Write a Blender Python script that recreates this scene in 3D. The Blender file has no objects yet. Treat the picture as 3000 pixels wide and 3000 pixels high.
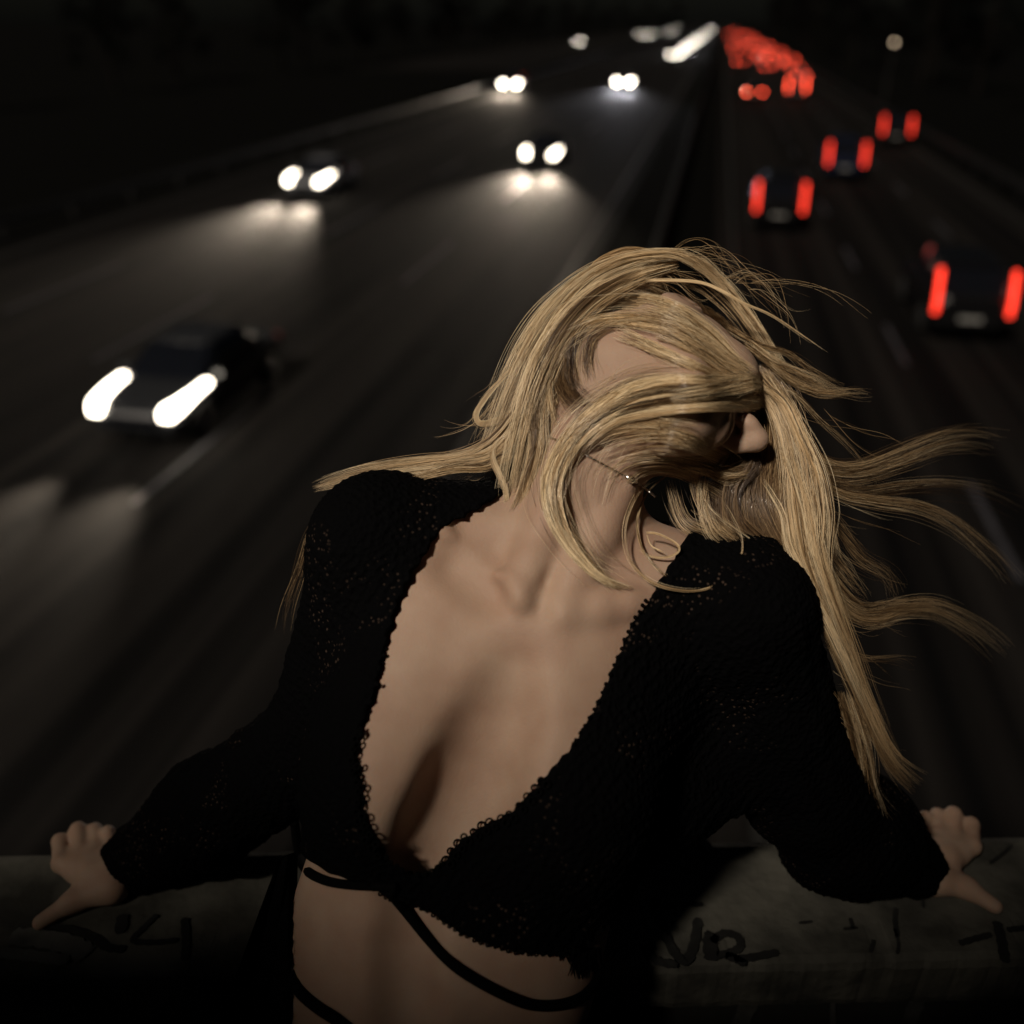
import bpy, math, random
import numpy as np
from mathutils import Vector, Matrix
from mathutils.bvhtree import BVHTree
rnd = random.Random(7)
rng = np.random.default_rng(11)
S = bpy.context.scene
COL = S.collection

# ------------------------------------------------------------------ camera
FPX = 2600.0                       # focal length in pixels of the 3000 px photograph
CAM_H = 6.8                        # lens height above the road
pitch = math.atan(1440 / FPX)
yaw = math.atan(620 / FPX * math.cos(pitch))
cF = np.array((-math.sin(yaw) * math.cos(pitch), math.cos(yaw) * math.cos(pitch), -math.sin(pitch)))
cR = np.array((math.cos(yaw), math.sin(yaw), 0.0))
cU = np.array((-math.sin(yaw) * math.sin(pitch), math.cos(yaw) * math.sin(pitch), math.cos(pitch)))
CAM = np.array((0.0, 0.0, CAM_H))
cd = bpy.data.cameras.new('camera')
cam = bpy.data.objects.new('camera', cd); COL.objects.link(cam)
M = Matrix([[cR[i], cU[i], -cF[i], CAM[i]] for i in range(3)] + [[0, 0, 0, 1]])
cam.matrix_world = M
cd.sensor_width = 36.0; cd.lens = 36.0 * FPX / 3000.0
cd.clip_start = 0.05; cd.clip_end = 4000
cd.dof.use_dof = True; cd.dof.focus_distance = 0.80; cd.dof.aperture_fstop = 2.1
S.camera = cam

# ------------------------------------------------------------------ world and sun
SUN_EL = math.radians(45)
az = math.radians(39)              # to the left of straight behind the camera
back = np.array((math.sin(yaw), -math.cos(yaw), 0)); left = -cR
hz = back * math.cos(az) + left * math.sin(az)
Ldir = hz * math.cos(SUN_EL) + np.array((0, 0, math.sin(SUN_EL)))
sd = bpy.data.lights.new('sun', 'SUN'); sd.energy = 2.55; sd.angle = math.radians(6); sd.color = (1.0, 0.87, 0.72)
sun = bpy.data.objects.new('sun', sd); COL.objects.link(sun)
sun.rotation_euler = Vector(Ldir.tolist()).to_track_quat('Z', 'Y').to_euler(); sun.location = (0, -5, 20)
W = bpy.data.worlds.new('World'); S.world = W; W.use_nodes = True
nt = W.node_tree; sky = nt.nodes.new('ShaderNodeTexSky'); sky.sky_type = 'NISHITA'; sky.sun_disc = False
sky.sun_elevation = SUN_EL; sky.sun_rotation = math.atan2(hz[0], hz[1])
bg = nt.nodes['Background']; nt.links.new(sky.outputs[0], bg.inputs[0]); bg.inputs[1].default_value = 0.0010
S.view_settings.view_transform = 'Standard'; S.view_settings.look = 'None'
S.view_settings.exposure = 0; S.view_settings.gamma = 1; S.view_settings.use_curve_mapping = False
S.render.engine = 'CYCLES'

# ------------------------------------------------------------------ helpers
def P(px, py, z):                  # point of camera space (right, up, depth) seen at a pixel at a depth
    return np.array(((px - 1500) / FPX * z, -(py - 1500) / FPX * z, z))
def to_world(v):
    v = np.asarray(v, float).reshape(-1, 3)
    return CAM + v[:, :1] * cR + v[:, 1:2] * cU + v[:, 2:3] * cF
def ground(px, py, h=0.0):
    d = cF + (px - 1500) / FPX * cR - (py - 1500) / FPX * cU
    return CAM + d * ((h - CAM_H) / d[2])
def tag(o, label=None, cat=None, group=None, kind=None):
    if label: o['label'] = label
    if cat: o['category'] = cat
    if group: o['group'] = group
    if kind: o['kind'] = kind
    return o
def mesh_obj(name, verts, faces, mat=None, parent=None, smooth=False, loc=None):
    me = bpy.data.meshes.new(name)
    verts = np.asarray(verts, float).reshape(-1, 3)
    if loc is not None: verts = verts - np.asarray(loc)
    if isinstance(faces, np.ndarray):
        n = len(faces); k = faces.shape[1]
        me.vertices.add(len(verts)); me.vertices.foreach_set('co', verts.ravel())
        me.loops.add(n * k); me.loops.foreach_set('vertex_index', faces.astype(np.int32).ravel())
        me.polygons.add(n); me.polygons.foreach_set('loop_start', np.arange(0, n * k, k, dtype=np.int32))
        me.polygons.foreach_set('loop_total', np.full(n, k, dtype=np.int32))
        me.update(calc_edges=True); me.validate()
    else:
        me.from_pydata(verts.tolist(), [], [list(f) for f in faces]); me.update()
    if smooth:
        me.polygons.foreach_set('use_smooth', np.ones(len(me.polygons), dtype=bool))
    o = bpy.data.objects.new(name, me); COL.objects.link(o)
    if mat: me.materials.append(mat)
    if parent: o.parent = parent
    if loc is not None and parent is None: o.location = loc
    return o
def empty(name, loc=(0, 0, 0), rz=0):
    o = bpy.data.objects.new(name, None); COL.objects.link(o); o.location = loc; o.rotation_euler = (0, 0, rz); o.empty_display_size = .2
    return o
def copy_tree(o, parent=None):
    c = o.copy(); COL.objects.link(c); c.parent = parent
    for ch in [x for x in S.objects if x.parent == o]: copy_tree(ch, c)
    return c
class MB:
    def __init__(s): s.v = []; s.f = []
    def add(s, v, f):
        n = len(s.v); s.v += [tuple(map(float, p)) for p in v]; s.f += [tuple(i + n for i in q) for q in f]
    def box(s, x0, x1, y0, y1, z0, z1, b=0.0):
        if b <= 0:
            v = [(x, y, z) for z in (z0, z1) for y in (y0, y1) for x in (x0, x1)]
            s.add(v, [(0, 2, 3, 1), (4, 5, 7, 6), (0, 1, 5, 4), (2, 6, 7, 3), (0, 4, 6, 2), (1, 3, 7, 5)]); return
        rings = []
        for z, i in ((z0, b), (z0 + b, 0), (z1 - b, 0), (z1, b)):
            c = b
            ring = [(x0 + i + (c - i), y0 + i), (x1 - i - (c - i), y0 + i), (x1 - i, y0 + i + (c - i)), (x1 - i, y1 - i - (c - i)),
                    (x1 - i - (c - i), y1 - i), (x0 + i + (c - i), y1 - i), (x0 + i, y1 - i - (c - i)), (x0 + i, y0 + i + (c - i))]
            if i == b:
                ring = [(x0 + b, y0 + b)] * 1 + [(x1 - b, y0 + b)] * 2 + [(x1 - b, y1 - b)] * 2 + [(x0 + b, y1 - b)] * 2 + [(x0 + b, y0 + b)]
            rings.append([(x, y, z) for x, y in ring])
        s.loft(rings)
    def loft(s, rings, caps=True):
        n = len(rings[0]); v = [p for r in rings for p in r]; f = []
        for i in range(len(rings) - 1):
            for j in range(n):
                k = (j + 1) % n
                f.append((i * n + j, i * n + k, (i + 1) * n + k, (i + 1) * n + j))
        if caps:
            f.append(tuple(range(n))[::-1]); f.append(tuple((len(rings) - 1) * n + j for j in range(n)))
        s.add(v, f)
    def tube(s, pts, r, n=6):
        pts = [Vector(p) for p in pts]; rings = []; up = Vector((0, 0, 1))
        for i, p in enumerate(pts):
            d = (pts[min(i + 1, len(pts) - 1)] - pts[max(i - 1, 0)]).normalized()
            a = d.cross(up if abs(d.dot(up)) < .95 else Vector((1, 0, 0))).normalized(); b = d.cross(a)
            rr = r[i] if isinstance(r, (list, tuple)) else r
            rings.append([tuple(p + a * math.cos(2 * math.pi * k / n) * rr + b * math.sin(2 * math.pi * k / n) * rr) for k in range(n)])
        s.loft(rings)
    def cyl_x(s, x0, x1, cy, cz, r, n=20, inset=0.0):
        rings = []
        for x, q in ((x0, r - inset), (x0 + (x1 - x0) * .15, r), (x1 - (x1 - x0) * .15, r), (x1, r - inset)):
            rings.append([(x, cy + q * math.cos(2 * math.pi * k / n), cz + q * math.sin(2 * math.pi * k / n)) for k in range(n)])
        s.loft(rings)
    def build(s, name, mat=None, parent=None, smooth=False, loc=None):
        return mesh_obj(name, s.v, s.f, mat, parent, smooth, loc)

def mat(name, col, rough=.6, metal=0, spec=.5, emit=None, estr=0, noise=None, bump=None, sss=0):
    m = bpy.data.materials.new(name); m.use_nodes = True; t = m.node_tree; b = t.nodes['Principled BSDF']
    b.inputs['Base Color'].default_value = (*col, 1); b.inputs['Roughness'].default_value = rough
    b.inputs['Metallic'].default_value = metal; b.inputs['Specular IOR Level'].default_value = spec
    if emit: b.inputs['Emission Color'].default_value = (*emit, 1); b.inputs['Emission Strength'].default_value = estr
    tc = t.nodes.new('ShaderNodeTexCoord')
    if noise:
        sc, col2, lo, hi = noise
        n = t.nodes.new('ShaderNodeTexNoise'); n.inputs['Scale'].default_value = sc; n.inputs['Detail'].default_value = 6
        r = t.nodes.new('ShaderNodeValToRGB'); r.color_ramp.elements[0].position = lo; r.color_ramp.elements[1].position = hi
        r.color_ramp.elements[0].color = (*col, 1); r.color_ramp.elements[1].color = (*col2, 1)
        t.links.new(tc.outputs['Object'], n.inputs['Vector']); t.links.new(n.outputs['Fac'], r.inputs[0]); t.links.new(r.outputs[0], b.inputs['Base Color'])
    if bump:
        sc, st, dist = bump
        n = t.nodes.new('ShaderNodeTexNoise'); n.inputs['Scale'].default_value = sc; n.inputs['Detail'].default_value = 4
        u = t.nodes.new('ShaderNodeBump'); u.inputs['Strength'].default_value = st; u.inputs['Distance'].default_value = dist
        t.links.new(tc.outputs['Object'], n.inputs['Vector']); t.links.new(n.outputs['Fac'], u.inputs['Height']); t.links.new(u.outputs[0], b.inputs['Normal'])
    if sss:
        b.inputs['Subsurface Weight'].default_value = sss; b.inputs['Subsurface Radius'].default_value = (1, .4, .2); b.inputs['Subsurface Scale'].default_value = .006
    return m

# ------------------------------------------------------------------ materials
def asphalt_mat():
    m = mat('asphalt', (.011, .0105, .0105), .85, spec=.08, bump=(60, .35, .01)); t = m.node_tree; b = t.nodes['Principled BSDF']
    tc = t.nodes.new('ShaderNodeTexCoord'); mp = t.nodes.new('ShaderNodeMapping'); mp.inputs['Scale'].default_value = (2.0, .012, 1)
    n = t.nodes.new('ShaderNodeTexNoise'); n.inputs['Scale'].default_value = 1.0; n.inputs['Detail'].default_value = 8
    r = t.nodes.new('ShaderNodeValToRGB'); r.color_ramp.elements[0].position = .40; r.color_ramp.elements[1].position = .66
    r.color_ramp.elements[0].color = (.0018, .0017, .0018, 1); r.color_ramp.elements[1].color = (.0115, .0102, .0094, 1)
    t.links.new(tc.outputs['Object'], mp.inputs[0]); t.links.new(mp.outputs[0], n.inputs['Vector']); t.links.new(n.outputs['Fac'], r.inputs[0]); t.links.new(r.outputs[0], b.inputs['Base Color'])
    return m
M_ASPH = asphalt_mat()
M_GRASS = mat('verge_grass', (.0010, .0010, .0008), .95, spec=.05, noise=(3, (.0018, .0018, .0014), .3, .7))
M_LINE = mat('road_paint', (.035, .035, .042), .6, noise=(4, (.014, .014, .017), .45, .75))
M_LINE2 = mat('worn_road_paint', (.014, .014, .013), .6, noise=(2, (.008, .008, .0075), .4, .7))
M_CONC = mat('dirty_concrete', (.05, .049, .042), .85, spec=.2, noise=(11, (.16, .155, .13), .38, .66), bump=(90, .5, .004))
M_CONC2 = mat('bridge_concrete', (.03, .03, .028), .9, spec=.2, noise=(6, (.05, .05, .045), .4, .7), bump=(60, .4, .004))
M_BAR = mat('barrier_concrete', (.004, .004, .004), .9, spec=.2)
M_STEEL = mat('dark_steel', (.03, .03, .032), .55, metal=.6)
M_PAINT = mat('black_marker_paint', (.012, .012, .011), .7, noise=(60, (.03, .03, .027), .5, .8))
M_PAINT2 = mat('pale_spray_paint', (.12, .12, .11), .8, noise=(30, (.05, .05, .045), .4, .7))
M_LEAF = mat('dark_leaves', (.0022, .0024, .0018), .9, spec=.1)
M_BARK = mat('bark', (.006, .005, .004), .95, spec=.1)
M_TYRE = mat('tyre_rubber', (.01, .01, .01), .9)
M_RIM = mat('alloy_rim', (.12, .12, .13), .35, metal=.9)
M_GLASS = mat('dark_car_glass', (.006, .007, .01), .08, spec=.8)
M_HEAD = mat('headlamp_glow', (.8, .8, .8), .3, emit=(1, .88, .70), estr=14)
M_HEADFAR = mat('far_headlamp_glow', (.8, .8, .8), .3, emit=(1, .90, .74), estr=40)
M_TAIL = mat('tail_lamp_glow', (.5, .02, .01), .3, emit=(1, .045, .022), estr=2.8)
M_TAILFAR = mat('far_tail_lamp_glow', (.5, .02, .01), .3, emit=(1, .08, .035), estr=12)
M_PLATE = mat('number_plate', (.25, .25, .24), .5)
def skin_mat():
    m = mat('skin', (.46, .325, .24), .60, spec=.3, noise=(22, (.385, .245, .175), .3, .75), bump=(420, .22, .0016), sss=.3)
    return m
M_SKIN = skin_mat()
def hair_mat():
    m = bpy.data.materials.new('blonde_hair'); m.use_nodes = True; t = m.node_tree; b = t.nodes['Principled BSDF']
    a = t.nodes.new('ShaderNodeAttribute'); a.attribute_name = 'tone'
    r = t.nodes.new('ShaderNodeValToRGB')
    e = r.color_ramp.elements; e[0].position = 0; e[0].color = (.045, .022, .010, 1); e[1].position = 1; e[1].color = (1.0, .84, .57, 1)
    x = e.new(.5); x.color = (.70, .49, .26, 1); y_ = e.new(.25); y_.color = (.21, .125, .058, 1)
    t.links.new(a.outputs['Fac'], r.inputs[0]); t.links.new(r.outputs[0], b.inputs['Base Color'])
    b.inputs['Roughness'].default_value = .33; b.inputs['Specular IOR Level'].default_value = .8
    b.inputs['Coat Weight'].default_value = .15
    return m
M_HAIR = hair_mat()
def knit_mat():
    m = bpy.data.materials.new('black_crochet'); m.use_nodes = True; t = m.node_tree; b = t.nodes['Principled BSDF']
    b.inputs['Base Color'].default_value = (.0022, .0022, .0025, 1); b.inputs['Roughness'].default_value = .95; b.inputs['Specular IOR Level'].default_value = .03
    tc = t.nodes.new('ShaderNodeTexCoord')
    v = t.nodes.new('ShaderNodeTexVoronoi'); v.inputs['Scale'].default_value = 190
    n = t.nodes.new('ShaderNodeTexNoise'); n.inputs['Scale'].default_value = 14
    t.links.new(tc.outputs['Object'], v.inputs['Vector']); t.links.new(tc.outputs['Object'], n.inputs['Vector'])
    u = t.nodes.new('ShaderNodeBump'); u.inputs['Strength'].default_value = .8; u.inputs['Distance'].default_value = .003
    t.links.new(v.outputs['Distance'], u.inputs['Height']); t.links.new(u.outputs[0], b.inputs['Normal'])
    # skin glimpsed through the open stitches here and there
    r1 = t.nodes.new('ShaderNodeValToRGB'); r1.color_ramp.elements[0].position = .14; r1.color_ramp.elements[1].position = .30
    r1.color_ramp.elements[0].color = (1, 1, 1, 1); r1.color_ramp.elements[1].color = (0, 0, 0, 1)
    r2 = t.nodes.new('ShaderNodeValToRGB'); r2.color_ramp.elements[0].position = .54; r2.color_ramp.elements[1].position = .64
    mu = t.nodes.new('ShaderNodeMath'); mu.operation = 'MULTIPLY'
    t.links.new(v.outputs['Distance'], r1.inputs[0]); t.links.new(n.outputs['Fac'], r2.inputs[0])
    t.links.new(r1.outputs[0], mu.inputs[0]); t.links.new(r2.outputs[0], mu.inputs[1])
    mx = t.nodes.new('ShaderNodeMix'); mx.data_type = 'RGBA'; mx.inputs[6].default_value = (.0022, .0022, .0025, 1); mx.inputs[7].default_value = (.055, .038, .029, 1)
    t.links.new(mu.outputs[0], mx.inputs[0]); t.links.new(mx.outputs[2], b.inputs['Base Color'])
    return m
M_KNIT = knit_mat()
M_CORD = mat('black_cord', (.0025, .0025, .0025), .9, spec=.05)
M_SILVER = mat('silver', (.8, .76, .7), .22, metal=1)

# ------------------------------------------------------------------ ground, road, bridge
def sheet(name, x0, x1, y0, y1, z, m, label=None, kind='structure', seg=1):
    v = []; f = []
    for i in range(seg + 1):
        y = y0 + (y1 - y0) * i / seg; v += [(x0, y, z), (x1, y, z)]
    for i in range(seg): f.append((2 * i, 2 * i + 1, 2 * i + 3, 2 * i + 2))
    o = mesh_obj(name, v, f, m); tag(o, label, None, None, kind); return o
sheet('ground', -1500, 1500, -300, 3000, 0, M_GRASS)
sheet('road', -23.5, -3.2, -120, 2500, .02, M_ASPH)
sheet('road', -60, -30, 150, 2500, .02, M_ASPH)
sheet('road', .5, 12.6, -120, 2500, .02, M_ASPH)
mk = MB()
def rect(mb, xc, w, y0, y1, z=.026):
    n = len(mb.v); mb.v += [(xc - w / 2, y0, z), (xc + w / 2, y0, z), (xc + w / 2, y1, z), (xc - w / 2, y1, z)]; mb.f.append((n, n + 1, n + 2, n + 3))
for xc, ph in ((-8.5, 25.0), (-13.3, 17.0), (-18.0, 20.0)):
    for k in range(-3, 50): rect(mk, xc, .13, ph + k * 14, ph + k * 14 + 5.5)
for xc, ph in ((4.8, 20.5), (8.7, 26)):
    for k in range(-3, 50): rect(mk, xc, .13, ph + k * 9, ph + k * 9 + 3)
tag(mk.build('lane_markings', M_LINE), kind='structure')
mk = MB()
for xc in (-22.6, -3.9, 1.1, 12.1): rect(mk, xc, .15, -100, 2400)
tag(mk.build('edge_lines', M_LINE2), kind='structure')

bm = MB()                                     # concrete barrier down the middle
prof = [(-.32, 0), (-.30, .10), (-.12, .35), (-.08, .82), (.08, .82), (.12, .35), (.30, .10), (.32, 0)]
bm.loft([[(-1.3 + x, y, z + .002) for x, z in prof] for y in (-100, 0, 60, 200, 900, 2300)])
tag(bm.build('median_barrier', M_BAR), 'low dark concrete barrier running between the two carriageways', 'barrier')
def guardrail(x, label, side):
    root = empty('guard_rail', (x, 60, 0)); tag(root, label, 'guard rail')
    b = MB()
    pr = [(0, .45), (.05, .50), (.0, .57), (.0, .63), (.05, .70), (0, .76), (-.02, .76), (-.02, .45)]
    b.loft([[(side * px, y, z) for px, z in pr] for y in (-60, 20, 120, 500, 1800)])
    b.build('rail', M_STEEL, root)
    pm = MB(); pm.box(-side * .04 - .04, -side * .04 + .04, -.05, .05, 0, .74)
    p0 = pm.build('post', M_STEEL, root); p0.location = (0, -44, 0)
    for k in range(1, 60):
        c = p0.copy(); COL.objects.link(c); c.parent = root; c.location = (0, -44 + 4 * k, 0)
guardrail(13.3, 'long steel guard rail along the right shoulder beside the tail lights', -1)
guardrail(-24.3, 'long steel guard rail along the far left shoulder beyond the oncoming lanes', 1)

# bridge she leans on: frame of its own, along ~ camera right
PAR_H = CAM_H - .824
ba = yaw + math.radians(1.3)
bx = np.array((math.cos(ba), math.sin(ba), 0)); by = np.array((-math.sin(ba), math.cos(ba), 0))
def BW(p): return bx * p[0] + by * p[1] + np.array((0, 0, p[2]))
def bw_mb(mb): mb.v = [tuple(BW(p)) for p in mb.v]; return mb
DECK = PAR_H - 1.02
d = MB(); d.box(-60, 60, -6.5, .78, DECK - .55, DECK)
tag(bw_mb(d).build('bridge_deck', M_CONC2), kind='structure')
par = empty('bridge_parapet', tuple(BW((0, .63, DECK)))); tag(par, 'dirty concrete bridge parapet with scrawled graffiti under her hands', 'parapet')
pl = np.array(par.location)
w = MB(); w.box(-60, 60, .575, .69, DECK, PAR_H - .07)
bw_mb(w); mesh_obj('wall', np.array(w.v) - pl, w.f, M_CONC2, par)
# coping: finely divided with a rounded, chipped edge
nx = 900; xs = np.concatenate(([-60, -20, -6], np.linspace(-2.2, 2.2, nx), [6, 20, 60]))
prof = [(.552, -.070), (.550, -.060), (.550, -.012), (.553, -.004), (.560, 0), (.60, .0005), (.65, 0), (.694, 0), (.703, -.004), (.706, -.014), (.706, -.07)]
rings = []
for x in xs:
    chip = 0.0006 * (math.sin(x * 31) * math.sin(x * 177 + 1) + .6 * math.sin(x * 343) + rnd.uniform(-1, 1)) if abs(x) < 3 else 0
    chip2 = .009 * max(0, math.sin(x * 23 + 2) * math.sin(x * 61) - .72) * rnd.uniform(.5, 1) if abs(x) < 3 else 0
    rings.append([BW((x, y + (chip + chip2 if y < .56 else 0), PAR_H + z - (chip2 * 1.5 if .551 < y < .57 else 0))) - pl for y, z in prof])
c = MB(); c.loft(rings); c.build('coping', M_CONC, par)

def stroke(mb, pts, wdt, plane):
    """flat brush stroke of paint laid on the coping top ('top') or the wall face ('face'), points in pixels of the photograph"""
    out = []
    for (px, py) in pts:
        dd = cF + (px - 1500) / FPX * cR - (py - 1500) / FPX * cU
        if plane == 'top': t = (PAR_H + .0022 - CAM_H) / dd[2]
        else: t = (.573 if plane == 'wall' else .5465) / np.dot(dd, by)
        out.append(CAM + dd * t)
    out = np.array(out); n = len(out)
    nrm = np.array((0, 0, 1.)) if plane == 'top' else -by
    L = []
    for i in range(n):
        tdir = out[min(i + 1, n - 1)] - out[max(i - 1, 0)]; tdir /= np.linalg.norm(tdir) + 1e-9
        s = np.cross(nrm, tdir); ww = wdt * (.5 if i in (0, n - 1) else 1) * (1 + .15 * math.sin(i * 2.3))
        L += [out[i] - s * ww, out[i] + s * ww]
    top = [p + nrm * .0008 for p in L]; k = len(L)
    v = np.array(L + top) - pl
    f = []
    for i in range(n - 1):
        a = 2 * i; f += [(k + a, k + a + 1, k + a + 3, k + a + 2), (a, a + 2, a + 3, a + 1), (a, k + a, k + a + 2, a + 2), (a + 1, a + 3, k + a + 3, k + a + 1)]
    mb.add(v, f)
def sm(pts, n=6):
    pts = np.array(pts, float); out = []
    for i in range(len(pts) - 1):
        p0 = pts[max(i - 1, 0)]; p1 = pts[i]; p2 = pts[i + 1]; p3 = pts[min(i + 2, len(pts) - 1)]
        for k in range(n):
            t = k / n
            out.append(.5 * ((2 * p1) + (-p0 + p2) * t + (2 * p0 - 5 * p1 + 4 * p2 - p3) * t * t + (-p0 + 3 * p1 - 3 * p2 + p3) * t ** 3))
    out.append(pts[-1]); return np.array(out)
g = MB()
for pts, wd in (([(1920, 2630), (1935, 2700), (1975, 2790), (2010, 2815), (2035, 2760), (2045, 2690)], .0050),
                ([(1880, 2770), (1925, 2815), (1985, 2826)], .0045), ([(1900, 2655), (2000, 2650), (2060, 2650)], .0028),
                ([(2085, 2815), (2080, 2760), (2090, 2735)], .0075), ([(2085, 2760), (2120, 2735), (2160, 2745), (2168, 2775), (2130, 2795), (2100, 2798)], .0042),
                ([(2125, 2798), (2160, 2812), (2185, 2826)], .0045), ([(2150, 2810), (2200, 2806), (2280, 2790)], .0040),
                ([(2490, 2690), (2500, 2722)], .002), ([(2470, 2722), (2512, 2718)], .0015), ([(2625, 2660), (2622, 2700), (2630, 2745)], .0025),
                ([(2620, 2720), (2632, 2765), (2628, 2795)], .0016), ([(2810, 2765), (2860, 2750), (2905, 2738)], .0032), ([(2920, 2700), (2935, 2760), (2945, 2820)], .005),
                ([(2950, 2725), (3000, 2720), (3060, 2718)], .003), ([(2900, 2530), (2940, 2500), (2965, 2475)], .002),
                ([(160, 2500), (220, 2520), (260, 2560)], .0035), ([(100, 2715), (200, 2722), (280, 2750), (310, 2775), (365, 2782)], .004),
                ([(360, 2680), (352, 2735)], .006), ([(460, 2680), (420, 2720), (390, 2755), (450, 2762), (520, 2755)], .003), ([(540, 2690), (545, 2760), (540, 2815)], .004),
                ([(2700, 2600), (2705, 2660)], .0015), ([(2560, 2755), (2550, 2790)], .002), ([(2380, 2700), (2340, 2705)], .0015)):
    g = MB(); stroke(g, sm(pts), wd, 'top'); g.build('graffiti_stroke', M_PAINT, par)
g = MB()
for pts, wd in (([(2230, 2905), (2190, 2950), (2150, 3060)], .010), ([(2700, 2905), (2680, 2950), (2640, 3060)], .009), ([(500, 3060), (540, 2960), (600, 2920)], .014),
                ([(560, 3060), (600, 2990), (640, 2930)], .016), ([(2440, 2900), (2440, 3050)], .003)):
    g = MB(); stroke(g, sm(pts), wd, 'wall'); g.build('spray_mark', M_PAINT2, par)
g = MB()  # paler strokes on the coping top
for pts, wd in (([(30, 2745), (130, 2750), (220, 2775), (255, 2800)], .010), ([(0, 2790), (80, 2800), (200, 2815)], .006), ([(2040, 2485), (2075, 2465)], .010), ([(2000, 2540), (2030, 2500), (2060, 2480)], .008)):
    g = MB(); stroke(g, sm(pts), wd, 'top'); g.build('pale_patch', M_PAINT2, par)
D_BAR = -1.6  # unseen wall added only to shade her waist, hands and the parapet
bar_top = CAM_H + .06 - D_BAR * math.tan(SUN_EL) / math.cos(az)
nb_ = empty('shading_wall', tuple(BW((0, D_BAR, DECK)))); tag(nb_, 'tall dark shading wall added out of view on the deck opposite the parapet', 'shading wall')
b0 = np.array(nb_.location)
for x0, x1, dz in [(-24 + 4 * k, -20 + 4 * k, .13) for k in range(5)] + [(-4, -2.00, .17), (-2.00, -1.45, 0), (-1.45, 0, .27)] + [(4 * k, 4 + 4 * k, .27) for k in range(6)]:  # panel heights stepped to shape the light on her
    b = MB(); b.box(x0 + .02, x1 - .02, D_BAR - .05, D_BAR + .05, DECK, bar_top + dz); bw_mb(b); mesh_obj('panel', np.array(b.v) - b0, b.f, M_STEEL, nb_)
    b = MB(); b.box(x0 - .019, x0 + .019, D_BAR - .09, D_BAR + .09, DECK, bar_top); bw_mb(b); mesh_obj('post', np.array(b.v) - b0, b.f, M_STEEL, nb_)

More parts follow.
